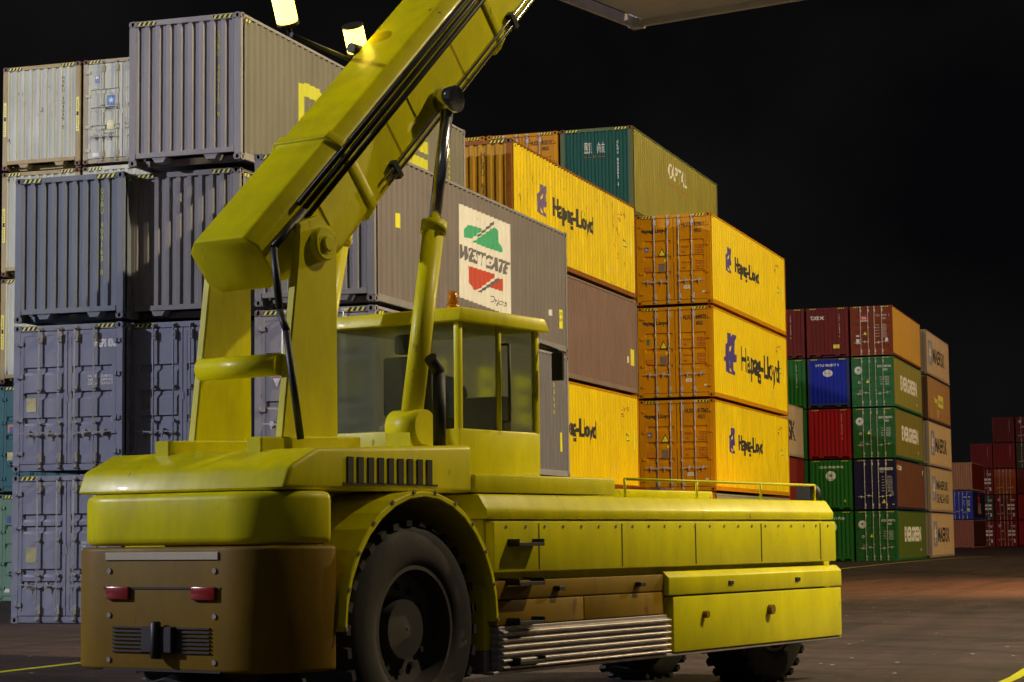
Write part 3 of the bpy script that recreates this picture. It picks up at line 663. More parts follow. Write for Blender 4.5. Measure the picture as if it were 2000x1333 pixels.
# ------------------------------------------------------------------ container builder
CAST = {}
def container(x, y, lev, col, kind, label, side=None, marks=(), Ln=12.192, detail=2, rust=.15, group='stacked shipping containers', style='three', castcol=None, rodcol=None, tape='yes', streak=.4, z=None, bare=False, rz=0, name='shipping_container', doorcol=None, framecol=None):
    k = empty(name, (x, y, (lev-1)*H*GAP if z is None else z), label, 'container', group, rz)
    pm = paint(col, rust, streak); sm = paint(side, rust, streak) if side else pm  # side colour also holds how light falls on the long walls
    dm = paint(doorcol, rust, streak) if doorcol else pm; fm = paint(framecol, rust, streak) if framecol else pm
    cast = detail == 2
    link('frame', cached(('frame', Ln, kind == 'door', cast), lambda: m_frame(Ln, kind == 'door', cast)), [fm], k)
    link('side_wall', cached(('side', Ln), lambda: m_side(Ln)), [sm], k)
    link('side_wall', cached(('side', Ln), lambda: m_side(Ln)), [sm], k, (W, 0, 0), (-1, 1, 1))
    link('roof', cached(('roof', Ln), lambda: m_roof(Ln)), [pm], k)
    link('end_wall', cached('end', m_end), [pm], k, (W, Ln, 0), (1, 1, 1), (0, 0, math.pi))
    if kind == 'door':
        rm = rodcol or M['rod']
        for i in (0, 1):
            d = link('door', cached(('door', style, i), lambda: m_door(style, i)), [dm], k)
            for q, hx in enumerate(((.60, 1.035), (1.40, 1.83))[i]):
                rme = cached('rod', m_rod); link('lock_rod', rme, [rm], d, (hx, 0, 0))
                if detail >= 1:
                    link('door_handle', cached('handle', m_handle), [rm], d, (hx, 0, 0 if detail == 2 else (.0, .06)[q]), (1 if i else -1, 1, 1))
        link('gasket', cached('gasket', m_gasket), [M['black']], k)
    else:
        link('end_wall', cached('end', m_end), [pm], k)
    if cast:
        cm = castcol or paint(tuple(c*.8 for c in col), .55, .5)
        me = cached('casting', m_casting)
        for sx in (0, 1):
            for sy in (0, 1):
                for sz in (0, 1):
                    link('corner_casting', me, [cm, M['hole']], k, (W*sx, Ln*sy, H*sz), (1-2*sx, 1-2*sy, 1-2*sz))
    if tape == 'yes' and not bare:
        for ti in (0, 1, 2): link('hazard_tape', cached(('tape', kind, ti), lambda: hazard(ti, 'end' if kind != 'door' else 'door')), [M['st_yellow'], M['black']] if ti < 2 else [M['st_yellow']], k)
    for f in marks: f(k, Ln)
    return k

GREY = (.235, .25, .325); GREY2 = (.25, .24, .245); HL = (.60, .265, .001); HL_LIT = (.84, .62, .001); WHITE = (.58, .61, .52); BRN = (.25, .19, .16)  # yellow for long sides is HL with their warm light mixed in
M['st_hl'] = mat('yellow paint showing through', HL_LIT, .42, dirt=.2)
GR = (.018, .115, .022); GR_LIT = (.16, .19, .03)  # second green is the first with warm side light mixed in
RODG = paint((.26, .27, .31), .3); RODW = mat('white lock rod', (.62, .60, .55), .4, dirt=.2); RODGR = mat('pale green rod', (.45, .48, .40), .4, dirt=.3)
RUSTC = paint((.16, .09, .05), .8, .5)

# --- front row, three columns at the left (A)
xa, ya = -22.54, 36.24
container(xa, ya, 1, GREY, 'door', 'grey blue container on the ground numbered 8331, leftmost stack', side=GREY, style='four', rodcol=RODG, marks=[wgps('8331', 'b')], rust=.22)
container(xa, ya, 2, GREY, 'door', 'grey blue container numbered 8302, middle of the leftmost near stack', style='three', rodcol=RODG, marks=[wgps('8302')], rust=.22)
container(xa, ya, 3, (.195, .22, .265), 'end', 'slate grey corrugated container, on top of the leftmost near stack', marks=[vert('QUBU 409163 0', step=.135, top=2.50)], rust=.08)
xb, yb = -20.2, 36.6
container(xb, yb, 1, GREY, 'door', 'grey container on the ground under the one numbered 8352', rodcol=RODG)
container(xb, yb, 2, GREY, 'door', 'grey container numbered 8352 with four lock rods', rodcol=RODG, marks=[wgps('8352', 'a', 'st_grey')], rust=.22)
container(xb, yb, 3, GREY2, 'end', 'grey corrugated container directly above the one numbered 8352', rust=.12)
container(-19.98, 36.2, 4, (.33, .32, .34), 'end', 'grey container with huge yellow block letters, highest of the near row', side=(.20, .19, .155), Ln=12.85,
          marks=[vert('QUBU 409115 9', step=.135, top=2.48), qube_side(0, .98, 2.12, 2.70, 2.05, 1.42)], rust=.05)
xc, yc = -16.94, 35.53
container(xc, yc, 1, (.2, .25, .2), 'door', 'grey green container on the ground under the yellow numbered 409153', side=(.22, .26, .2), rodcol=M['rod'])
container(xc, yc, 2, (.30, .29, .31), 'door', 'grey container with yellow number 409153 and bright lock rods', side=(.17, .16, .18), style='two', marks=[qubu('409153', '9'), qube_side(0, 1.08, 2.18, 1.2, 2.3, 1.15)], rust=.05)
container(xc, yc, 3, GREY2, 'end', 'grey brown container with a white sign of green and red shapes on its side', side=(.185, .16, .155), marks=[vert('WGPS 8340', 'txt_white', step=.16, h=.13, top=2.35), westgate], rust=.16)

# --- second row (B)
y = 50.05; x = -31.56; g2 = 'stacked shipping containers'
container(x, y, 5, WHITE, 'end', 'rusty white corrugated container, topmost at the left edge', marks=[msk_end], rust=.36, castcol=RUSTC, framecol=(.42, .33, .15))
container(x, y, 4, WHITE, 'end', 'white container directly under the topmost white one at the left edge', marks=[msk_end], rust=.36, castcol=RUSTC, framecol=(.42, .33, .15))
container(x, y, 3, WHITE, 'end', 'white container directly above the teal one at the left edge', marks=[msk_end], rust=.3, castcol=RUSTC, framecol=(.42, .33, .15))
container(x, y, 2, (.05, .16, .17), 'door', 'teal container above the pale green one at the left edge', marks=[teal_door], rodcol=paint((.05, .16, .17), .2))
container(x, y, 1, (.17, .30, .20), 'door', 'pale green container on the ground at the left edge', marks=[green_door], rodcol=paint((.17, .3, .2), .2))
container(-29.03, y, 5, WHITE, 'door', 'white container with a blue star emblem on its door, top of its stack', marks=[maersk_door], rust=.36, castcol=RUSTC, rodcol=paint((.45, .44, .4), .35), framecol=(.42, .36, .24))
container(-29.03, y, 4, WHITE, 'end', 'white container whose roof edge shows under the blue star container', rust=.3, castcol=RUSTC)
for l in (1, 2, 3): container(-29.03, y, l, WHITE, 'end', 'white container hidden low in the stack of the blue star container', detail=0, bare=True)
xy, yy = -19.21, 50.41
container(xy, yy, 1, BRN, 'end', 'brown container hidden on the ground behind the near row', detail=0, bare=True)
container(xy, yy, 2, HL, 'end', 'yellow container just below the grey brown one, right of the near row', side=HL_LIT, marks=[hl_side()], rust=.1)
container(xy, yy, 3, BRN, 'end', 'grey brown container sandwiched between two yellow ones', side=(.21, .135, .115), marks=[side_stickers], rust=.12)
container(xy, yy, 4, (.50, .28, .03), 'end', 'yellow rust streaked container with faded violet emblem above the grey brown one', side=HL_LIT, marks=[vert('HLXU 611934', 'txt_black', step=.16, h=.14, x=1.60, top=2.45), hl_side(emblem='violet')], rust=.45, castcol=RUSTC, framecol=(.28, .10, .02), streak=.75)
container(xc, 50.95, 1, (.27, .075, .02), 'end', 'orange brown container on the ground below the yellow stack', side=(.33, .10, .02), marks=[vert_orange], rust=.2, castcol=RUSTC)

# --- third row (C)
x4, y4 = -17.26, 64.44
HLR = mat('galvanised rod', (.50, .50, .54), .35, .15, dirt=.3)
container(x4, y4, 1, (.25, .3, .2), 'end', 'pale container hidden on the ground under the three yellow door containers', detail=0, bare=True)
for l, n_, c_, st, lb in ((2, '817063', '8', 'GL', 'yellow container numbered 817063, lowest of the three yellow doors'), (3, '849075', '5', 'G2', 'yellow container numbered 849075 with the largest dark blue emblem'), (4, '829811', '0', 'GL', 'yellow container numbered 829811, top of the three yellow doors')):
    container(x4, y4, l, HL, 'door', lb, side=HL_LIT, marks=[hl_door(n_, c_, st), hl_side(big=(l == 3))], rust=(.2 if l == 2 else .04), streak=(.6 if l == 2 else .25), rodcol=HLR, castcol=paint((.45, .17, .01), .3))
container(-19.76, 64.41, 5, (.010, .085, .070), 'end', 'dark green container with side coloured olive as if warmly lit, highest above the yellow ones', side=(.26, .23, .02), marks=[capital_end, capital], rust=.2, castcol=RUSTC, framecol=(.10, .13, .06))
container(-22.28, 64.41, 5, HL, 'door', 'yellow container numbered 815713 left of the dark green one', marks=[hl_door('815713', '2')], rodcol=HLR, rust=.08)
container(-24.80, 64.41, 5, HL, 'end', 'yellow container whose roof edge peeks left of the one numbered 815713', rust=.1)
for xx in (-19.76, -22.28, -24.8):
    for l in (1, 2, 3, 4): container(xx, 64.41, l, HL, 'end', 'yellow container hidden below the top level of the third row', detail=0, bare=True)

# --- unseen stacks, added to cast a shadow on the tall mixed block
for yv in (79.8, 92.4):
    for l in range(1, 6): container(-36.04, yv, l, BRN, 'end', 'unseen brown container of a stack placed to shade the tall mixed block', detail=0, bare=True)

# --- fourth row (D): one column visible past the yellow stack
xs_, ysk = -24.75, 107.5
container(xs_, ysk, 1, GR, 'end', 'green container hidden on the ground beyond the yellow stack', detail=0, bare=True)
container(xs_, ysk, 2, (.16, .01, .012), 'end', 'dark red container just right of the lowest yellow door container', side=(.2, .012, .012), detail=1)
container(xs_, ysk, 3, (.45, .34, .22), 'end', 'tan container with two black letters showing beyond the yellow stack', side=(.5, .38, .26), marks=[maersk_partial], detail=1)

# --- fifth row (E), the tall mixed block; olive sides are green with warm light mixed in
xt, yt = -19.73, 121.41
container(xt, yt, 5, (.20, .034, .006), 'door', 'red brown container with pale lock rods and an ochre side, top right of its block', side=(.62, .33, .01), marks=[tal_door], detail=1, style='five', rodcol=RODW)
container(xt, yt, 4, (.022, .15, .05), 'door', 'green container with white lettering directly under the red brown one with the ochre side', side=(.26, .23, .02), marks=[evergreen_door('EISU', '9087468'), evergreen_side], detail=1, style='five', rodcol=RODGR, rust=.1)
container(xt, yt, 3, GR, 'door', 'green container with white lettering directly above the navy door container', side=(.20, .17, .015), marks=[evergreen_door('EMCU', '986470 5'), evergreen_side], detail=1, style='two', rodcol=RODGR)
container(xt, yt, 2, (.015, .012, .06), 'door', 'navy blue door container with dark brown side', side=(.15, .05, .02), marks=[navy_door, brown_side_mark], detail=1, style='five', rodcol=RODW)
container(xt, yt, 1, GR, 'door', 'green container with white lettering standing on the ground under the navy one', side=(.085, .13, .01), marks=[evergreen_door('EGSU', '909877 0'), evergreen_side], detail=1, style='two', rodcol=RODGR)
x1 = -22.3
container(x1, yt, 5, (.15, .012, .006), 'end', 'dark red container with a short white word and a yellow label', marks=[tex_end(True)], detail=1)
container(x1, yt, 4, (.006, .022, .46), 'end', 'bright blue corrugated container with a white oval emblem', marks=[italia_end], detail=1, rust=.03, framecol=(.03, .04, .12))
container(x1, yt, 3, (.33, .006, .012), 'end', 'bright red corrugated container under the bright blue one', marks=[vert('HASU 907207 2', 'txt_white', top=2.5, step=.115, h=.09)], detail=1, rust=.02)
container(x1, yt, 2, (.018, .14, .02), 'end', 'green corrugated container with round white emblem under the bright red one', marks=[evergreen_end('EGSU9082970', True)], detail=1, rust=.05)
container(x1, yt, 1, (.018, .14, .02), 'end', 'green corrugated container with round white emblem standing on the ground', marks=[evergreen_end('EITU1015760')], detail=1, rust=.05)
x2 = -24.87
container(x2, yt, 5, (.15, .012, .006), 'end', 'plain dark red container left of the one with the short white word', marks=[tex_end(False)], detail=1)
container(x2, yt, 4, (.018, .15, .02), 'end', 'green corrugated container left of the bright blue one', marks=[vert_small], detail=1)
for l in (1, 2, 3): container(x2, yt, l, GR, 'end', 'green container, a sliver of it seen left of the red and green corrugated ones', detail=0)

# --- sixth row (M), tan stack
xm, ym = -19.79, 136.82
for l, c_, mk, ru, lb in ((5, (.60, .44, .26), maersk_side(), .08, 'tan container with black lettering, top of the tan stack'), (4, (.42, .22, .06), brown_logo_side, .1, 'brown container with a yellow square in the tan stack'),
                          (3, (.66, .48, .24), maersk_side(), .15, 'tan container with black lettering directly under the brown one with the yellow square'), (2, (.58, .43, .22), maersk_side('SEALAND'), .40, 'rust spotted tan container with two lines of faded lettering'), (1, (.62, .45, .25), maersk_side(), .05, 'tan container with black lettering on the ground, bottom of the tan stack')):
    container(xm, ym, l, (.36, .29, .25) if l != 4 else (.12, .06, .04), 'end', lb, side=c_, marks=[mk], detail=1, rust=ru)
    if l < 6: container(xm-2.5, ym, l, (.2, .15, .1), 'end', 'brown container hidden behind the tall mixed block', detail=0, bare=True)

# --- far block; the first column's sides are painted darker to look unlit
xf, yf = -26.09, 220.25
gf = 'containers of the far block'
container(xf, yf, 3, (.50, .27, .15), 'end', 'salmon corrugated container on top of the bright blue doors, far block', side=(.12, .01, .008), marks=[vert_small], detail=1, group=gf)
container(xf, yf, 2, (.02, .05, .50), 'door', 'bright blue door container of the far block', side=(.012, .012, .04), marks=[blue_door, navy_side], detail=1, group=gf, rodcol=RODW)
container(xf, yf, 1, (.36, .13, .09), 'end', 'salmon corrugated container on the ground under the bright blue doors', side=(.05, .012, .01), marks=[], detail=1, group=gf)
yf2 = 246.17; RD = (.20, .008, .005)
cols = [(-26.52, [('door', (.2, .01, .012), small_doors, 'red door container on the ground, behind the salmon one'), ('door', (.05, .04, .02), small_doors, 'dark olive door container behind the navy side'), ('door', (.17, .01, .012), small_doors, 'red door container with white labels behind the dark red side'), ('end', (.2, .012, .012), vert_small, 'red corrugated container on the lower step of the far block')]),
        (-23.98, [('door', (.22, .01, .014), logo_doors, 'red door container with a white bird emblem on the ground'), ('door', (.16, .01, .014), logo_doors, 'dark red door container with a white bird emblem above the ground one'), ('door', (.36, .07, .01), None, 'orange door container of the far block'), ('end', RD, vert_small, 'red corrugated container above the orange doors'), ('end', (.13, .012, .008), vert_small, 'red container on the top step of the far block')]),
        (-21.36, [('end', (.3, .01, .014), None, 'bright red container on the ground at the right edge'), ('end', (.25, .01, .014), None, 'red container second from the ground at the right edge'), ('end', (.12, .01, .008), None, 'dark red container third from the ground at the right edge'), ('door', (.05, .04, .02), None, 'dark olive door container at the right edge'), ('door', (.12, .01, .01), logo_doors, 'dark red door container topmost at the right edge')]),
        (-18.8, [('end', RD, None, 'red container beyond the right edge of the picture')]*5)]
for cx, lst in cols:
    for l, (kd, c_, mk, lb) in enumerate(lst):
        container(cx, yf2, l+1, c_, kd, lb, marks=[mk] if mk else [], detail=1 if cx < -19 else 0, group=gf, rodcol=RODW, tape='no')

# ------------------------------------------------------------------ reach stacker (local x forward, y left, z up; near side wall at y=-2)
hd = rt*.554+Vector((-math.sin(YAW), math.cos(YAW), 0))*.832
def camflat(X, Z): return rt*X+Vector((-math.sin(YAW), math.cos(YAW), 0))*Z
base = camflat(-1.88, 18.7)+hd*1.0
RS = empty('reach_stacker', (base.x, base.y, 0), 'large yellow green reach stacker lifting a pale container in the foreground', 'reach stacker', None, math.atan2(hd.y, hd.x))
YEL = mat('chartreuse machine paint', (.80, .74, .0005), .36, coat=.10, dirt=.55, streak=.60, scale=1.1, rust=.30, mapz=.35, spec=.22)
YED = mat('worn darkened yellow paint', (.25, .145, .002), .5, coat=.0, dirt=.6, streak=.75, rust=.42, spec=.2, mapz=.4)  # machine yellow darkened for the shaded rear, with wear on top
TYR = mat('tyre rubber', (.016, .014, .014), .75, dirt=.6, streak=.3, scale=2)
RIM = mat('rim paint', (.05, .045, .04), .5, dirt=.4)
STEEL = mat('ribbed aluminium', (.50, .45, .45), .38, .6, dirt=.35, scale=2)
CHR = mat('chrome piston', (.6, .6, .62), .15, 1, dirt=.05)
DK = mat('dark steel', (.03, .03, .032), .5, .3, dirt=.3)
GLS = bpy.data.materials.new('tinted glass'); GLS.use_nodes = True; q_ = GLS.node_tree.nodes['Principled BSDF']
q_.inputs['Base Color'].default_value = (.62, .66, .52, 1); q_.inputs['Transmission Weight'].default_value = .95; q_.inputs['Roughness'].default_value = .04; q_.inputs['IOR'].default_value = 1.45
PALE = mat('pale reflective strip', (.62, .56, .42), .35, dirt=.2)
GREYP = mat('hose', (.02, .02, .022), .45, dirt=.1)
t0 = -1.0     # local x = t + t0
def X(t): return t+t0
YN, YF, YC = -2.0, .40, -.80                                         # near side, far side, centre line
bm = bmesh.new()
bx(bm, X(.0), X(6.6), YN+.05, YF-.05, .62, 1.72)                      # main box
prism(bm, [(YN-.02, 1.72), (YN-.02, 1.80), (YN+.07, 1.93), (YF-.07, 1.93), (YF+.02, 1.80), (YF+.02, 1.72)], X(-.05), X(6.72), axis='x')
bx(bm, X(-2.1), X(.0), YC-.5, YC+.5, .60, 1.72)
link('chassis', finish(bm, 'chassis', .02, 2), [YEL], RS)
bm = bmesh.new()                                                    # pressed side panels
bx(bm, X(.02), X(6.70), -2.045, -1.955, 1.27, 1.70)
link('side_panel', finish(bm, 'side_panel', .012, 2), [YEL], RS)
bm = bmesh.new()
prism(bm, [(-2.08, 1.00), (-2.08, 1.17), (-2.02, 1.225), (-1.955, 1.225), (-1.955, .995)], X(2.9), X(6.75), axis='x')
bx(bm, X(3.0), X(6.75), -2.07, -1.955, .46, .985)
link('side_skirt', finish(bm, 'side_skirt', .012, 2), [YEL], RS)
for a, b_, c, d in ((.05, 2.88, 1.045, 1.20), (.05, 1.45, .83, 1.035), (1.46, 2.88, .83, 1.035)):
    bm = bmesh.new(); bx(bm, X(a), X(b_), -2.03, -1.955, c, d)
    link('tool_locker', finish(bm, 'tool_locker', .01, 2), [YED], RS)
bm = bmesh.new()                                                    # ribbed aluminium step skirt
for i in range(6): z_ = .47+.058*i; prism(bm, [(-2.09, z_), (-2.09, z_+.018), (-2.045, z_+.034), (-1.96, z_+.034), (-1.96, z_)], X(.08), X(2.92), axis='x')
bx(bm, X(.08), X(2.92), -2.04, -1.96, .46, .82)
link('ribbed_step', finish(bm, 'ribbed_step', .004), [STEEL], RS)
bm = bmesh.new(); bx(bm, X(-.02), X(6.76), -2.055, -1.94, .425, .455); bx(bm, X(.0), X(5.0), -1.95, YF-.1, .43, .62)
link('belly_plate', finish(bm, 'belly_plate', .006), [STEEL], RS)
for t, r_, in ((5.0, .05), (3.6, .035)):
    bm = bmesh.new(); cyl(bm, (X(t), -2.12, .80), (X(t), -2.06, .80), r_, 16); link('filler_cap', finish(bm, 'filler_cap'), [YED], RS)
bm = bmesh.new(); bx(bm, X(.02), X(6.70), YF-.045, YF+.045, .5, 1.70); link('side_panel', finish(bm, 'side_panel', .012, 2), [YEL], RS)
# rounded counterweight at the back
plan = [(-2.0, YN+.02)]+[(-2.08-.58*math.sin(a_), (YN+YF)/2-((YF-YN)/2-.02-.55*(1-math.cos(a_))) ) for a_ in [R(9*k) for k in range(11)]]
plan = plan+[(a, YN+YF-b_) for a, b_ in plan[::-1]]
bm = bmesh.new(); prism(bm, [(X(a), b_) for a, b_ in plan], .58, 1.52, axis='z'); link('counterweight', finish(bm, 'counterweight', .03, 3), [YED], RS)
bm = bmesh.new(); prism(bm, [(X(-2.0+(a+2.0)*.93), YC+(b_-YC)*.975) for a, b_ in plan], 1.53, 1.93, axis='z'); link('counterweight', finish(bm, 'counterweight', .06, 3), [YEL], RS)
bm = bmesh.new(); bx(bm, X(-2.672), X(-2.65), YN+.62, YF-.62, 1.42, 1.48); link('reflective_strip', finish(bm, 'reflective_strip', .004), [PALE], RS)
bm = bmesh.new(); bx(bm, X(-2.72), X(-2.65), YC-.16, YC+.16, .72, .92); cyl(bm, (X(-2.72), YC, .68), (X(-2.72), YC, .96), .04, 12); link('tow_hitch', finish(bm, 'tow_hitch', .01), [DK], RS)
TLR = mat('red lamp lens', (.30, .01, .01), .2, coat=.5, dirt=.2)
for y_ in (YN+.76, YF-.76):
    bm = bmesh.new(); bx(bm, X(-2.69), X(-2.655), y_-.12, y_+.12, 1.12, 1.22); link('tail_lamp', finish(bm, 'tail_lamp', .012, 2), [TLR], RS)
for z_ in (.88, 1.20):
    bm = bmesh.new(); bx(bm, X(-2.666), X(-2.65), YN+.60, YF-.60, z_-.30 if z_ < 1 else z_-.0, (z_-.30 if z_ < 1 else z_)+.016); link('panel_seam', finish(bm, 'panel_seam'), [DK], RS)
# wheels
def wheel(x, y, r, wd, side):
    bm = bmesh.new(); k = 48; prof_ = [(r*.58, wd*.40), (r*.62, wd*.47), (r*.66, wd*.49), (r*.675, wd*.505), (r*.69, wd*.49), (r*.76, wd*.5), (r*.775, wd*.515), (r*.79, wd*.5), (r*.86, wd*.49), (r*.90, wd*.475), (r*.955, wd*.44), (r, wd*.36), (r, -wd*.36), (r*.955, -wd*.44), (r*.90, -wd*.475), (r*.82, -wd*.5), (r*.70, -wd*.5), (r*.62, -wd*.47), (r*.58, -wd*.40)]
    rings = []
    for i in range(k):
        a = 2*math.pi*i/k; rings.append([bm.verts.new((math.cos(a)*q, d, math.sin(a)*q)) for q, d in prof_])
    for i in range(k):
        for j in range(len(prof_)-1):
            f = bm.faces.new((rings[i][j], rings[(i+1) % k][j], rings[(i+1) % k][j+1], rings[i][j+1])); f.smooth = True
    for i in range(30):                                          # tread lugs
        a = 2*math.pi*(i+.5)/30; c_, s_ = math.cos(a), math.sin(a)
        for sgn in (-1, 1):
            pts = []
            for dx, dr in ((-.04, -.02), (.04, -.02), (.036, .030), (-.036, .030)):
                for yy_ in (0, sgn*wd*.45): sk = .06 if yy_ else 0; pts.append((c_*(r+dr)-s_*(dx+sk), yy_, s_*(r+dr)+c_*(dx+sk)))
            v = [bm.verts.new(p) for p in pts]
            for f in ((0, 1, 3, 2), (2, 3, 5, 4), (4, 5, 7, 6), (6, 7, 1, 0), (1, 7, 5, 3), (0, 2, 4, 6)): bm.faces.new([v[i_] for i_ in f])
    T_ = link('wheel', finish(bm, 'tyre'), [TYR], RS, (x, y, r))
    bm = bmesh.new(); o = side
    def ann(r0, y0, r1, y1, n=36):
        A = [bm.verts.new((math.cos(2*math.pi*i/n)*r0, y0, math.sin(2*math.pi*i/n)*r0)) for i in range(n)]; B = [bm.verts.new((math.cos(2*math.pi*i/n)*r1, y1, math.sin(2*math.pi*i/n)*r1)) for i in range(n)]
        for i in range(n): f = bm.faces.new((A[i], A[(i+1) % n], B[(i+1) % n], B[i])); f.smooth = True
    ann(r*.61, o*wd*.46, r*.57, o*wd*.46); ann(r*.57, o*wd*.46, r*.54, o*wd*.20); ann(r*.54, o*wd*.20, r*.30, o*wd*.12); ann(r*.30, o*wd*.12, r*.28, o*wd*.30); ann(r*.28, o*wd*.30, .01, o*wd*.32); ann(r*.61, o*wd*.46, r*.61, -o*wd*.4); ann(r*.61, -o*wd*.4, .01, -o*wd*.4)
    for i in range(12): a = 2*math.pi*i/12; cyl(bm, (math.cos(a)*r*.40, o*wd*.13, math.sin(a)*r*.40), (math.cos(a)*r*.40, o*wd*.22, math.sin(a)*r*.40), .028, 6, smooth=False)
    link('rim', finish(bm, 'rim'), [RIM], T_)
wheel(X(-.95), -1.66, .84, .60, -1); wheel(X(-.95), .06, .84, .60, 1)
wheel(X(5.75), -1.50, .84, .55, -1); wheel(X(5.75), -.10, .84, .55, 1)
for ya_, yb_ in ((-2.04, -1.28), (YF-.72, YF+.04)):
    bm = bmesh.new(); P = []
    for i in range(17): a = math.pi*(1-i/16); P.append((X(-.95)+1.00*math.cos(a), .86+1.03*math.sin(a)))
    prism(bm, P+[(px+(px-X(-.95))*.04, pz+.05) for px, pz in P][::-1], ya_, yb_)
    link('fender', finish(bm, 'fender', .01), [YEL], RS)
# engine hood and deck
bm = bmesh.new()
prism(bm, [(X(-2.50), 1.94), (X(-2.42), 2.12), (X(-2.1), 2.26), (X(-.05), 2.34), (X(-.05), 1.94)], YC-1.08, YC+1.08)
link('engine_hood', finish(bm, 'engine_hood', .04, 3), [YEL], RS)
bm = bmesh.new()
for i in range(9): bx(bm, X(-1.75)+i*.13, X(-1.68)+i*.13, YC-1.092, YC-1.07, 2.0, 2.2)
bx(bm, X(-1.80), X(-.56), YC-1.088, YC-1.07, 1.985, 2.0)
link('vent_grille', finish(bm, 'vent_grille'), [DK], RS)
bm = bmesh.new(); bx(bm, X(-.04), X(2.25), YC-1.1, YC+1.1, 1.945, 2.10)
link('deck', finish(bm, 'deck', .02, 2), [YEL], RS)
# boom supports
PT, PZ = -1.35, 3.95
for s in (-1, 1):
    bm = bmesh.new(); prism(bm, [(X(-1.85), 2.2), (X(PT-.28), PZ-.15), (X(PT-.26), PZ+.14), (X(PT), PZ+.24), (X(PT+.22), PZ+.1), (X(PT+.22), PZ-.25), (X(-1.12), 2.2)], YC+s*.42, YC+s*.50)
    cyl(bm, (X(PT), YC+s*.40, PZ), (X(PT), YC+s*.57, PZ), .14, 24); cyl(bm, (X(PT), YC+s*.57, PZ), (X(PT), YC+s*.60, PZ), .07, 12)
    prism(bm, [(X(-2.15), 2.2), (X(-2.15), 2.36), (X(-.9), 2.40), (X(-.9), 2.2)], YC+s*.40, YC+s*.56)
    link('boom_support', finish(bm, 'boom_support', .012), [YEL], RS)
bm = bmesh.new(); cyl(bm, (X(-1.75), YC-.42, 2.95), (X(-1.75), YC+.42, 2.95), .09, 16); link('cross_tube', finish(bm, 'cross_tube'), [YEL], RS)
# boom
A_ = R(42.4); P0 = Vector((X(PT), YC, PZ)); D_ = Vector((math.cos(A_), 0, math.sin(A_))); N_ = Vector((-math.sin(A_), 0, math.cos(A_)))
def boom_box(s0, s1, hw, h0, h1, name, m, parent=RS, bev=.02, c=None, taper=None):
    bm = bmesh.new(); c = min(.10, hw*.3) if c is None else c
    def sec(h0): return [(-hw, h0+c), (-hw, h1-c), (-hw+c, h1), (hw-c, h1), (hw, h1-c), (hw, h0+c), (hw-c, h0), (-hw+c, h0)]
    sts = [(s0, h0)] if taper is None else [(s0, taper), (s0+.9, h0)]
    sts.append((s1, h0)); R_ = [[bm.verts.new(P0+D_*s_+Vector((0, y_, 0))+N_*h_) for y_, h_ in sec(hh)] for s_, hh in sts]
    bm.faces.new(R_[0]); bm.faces.new(R_[-1][::-1])
    for A, B in zip(R_, R_[1:]):
        for i in range(8): bm.faces.new((A[i], A[(i+1) % 8], B[(i+1) % 8], B[i]))
    return link(name, finish(bm, name, bev, 2), [m], parent)
boom_box(-.50, 7.0, .36, -.36, .46, 'boom', YEL, taper=-.05)
boom_box(6.95, 11.7, .28, -.26, .36, 'boom_extension', YEL)
for s in (.9, 3.6, 6.9):                                       # stiffening collars
    boom_box(s, s+.10, .385, -.385, .485, 'boom_collar', YEL, bev=.008, c=.11)
for s in (.35, 2.0, 4.4): boom_box(s, s+.5, .372, -.05, .20, 'boom_patch', YEL, bev=.006, c=.0)
for h_ in (.34, .27, .20):
    bm = bmesh.new(); cyl(bm, P0+D_*.1+N_*h_+Vector((0, -.405, 0)), P0+D_*6.9+N_*h_+Vector((0, -.405, 0)), .022, 8); link('hydraulic_hose', finish(bm, 'hydraulic_hose'), [GREYP], RS)
bm = bmesh.new()                                                  # hose loop at the pivot
pp = [P0+D_*.1+N_*.27+Vector((0, -.42, 0)), P0-D_*.45+N_*.30+Vector((0, -.46, 0)), P0-D_*.75-N_*.1+Vector((0, -.48, 0)), Vector((X(-1.9), YC-.60, 3.2)), Vector((X(-1.75), YC-.62, 2.35))]
for a, b_ in zip(pp, pp[1:]): cyl(bm, a, b_, .03, 8)
link('hydraulic_hose', finish(bm, 'hydraulic_hose'), [GREYP], RS)
# lift cylinders
for s in (-1, 1):
    b0 = Vector((X(-.22), YC+s*.56, 2.50)); b1 = P0+D_*2.35+Vector((0, s*.50, 0))-N_*.12; d = (b1-b0); mid = b0+d*.60
    bm = bmesh.new(); cyl(bm, b0, mid, .095, 24); cyl(bm, mid-d.normalized()*.06, mid+d.normalized()*.05, .115, 24); cyl(bm, b0+Vector((0, -.16, 0)), b0+Vector((0, .16, 0)), .15, 20); bx(bm, b0.x-.18, b0.x+.18, b0.y-.13, b0.y+.13, 2.30, 2.45)
    q = link('lift_cylinder', finish(bm, 'lift_cylinder'), [YEL], RS)
    bm = bmesh.new(); cyl(bm, mid, b1, .055, 20); cyl(bm, b1+Vector((0, -.09, 0)), b1+Vector((0, .09, 0)), .12, 20); link('piston_rod', finish(bm, 'piston_rod'), [CHR], q)
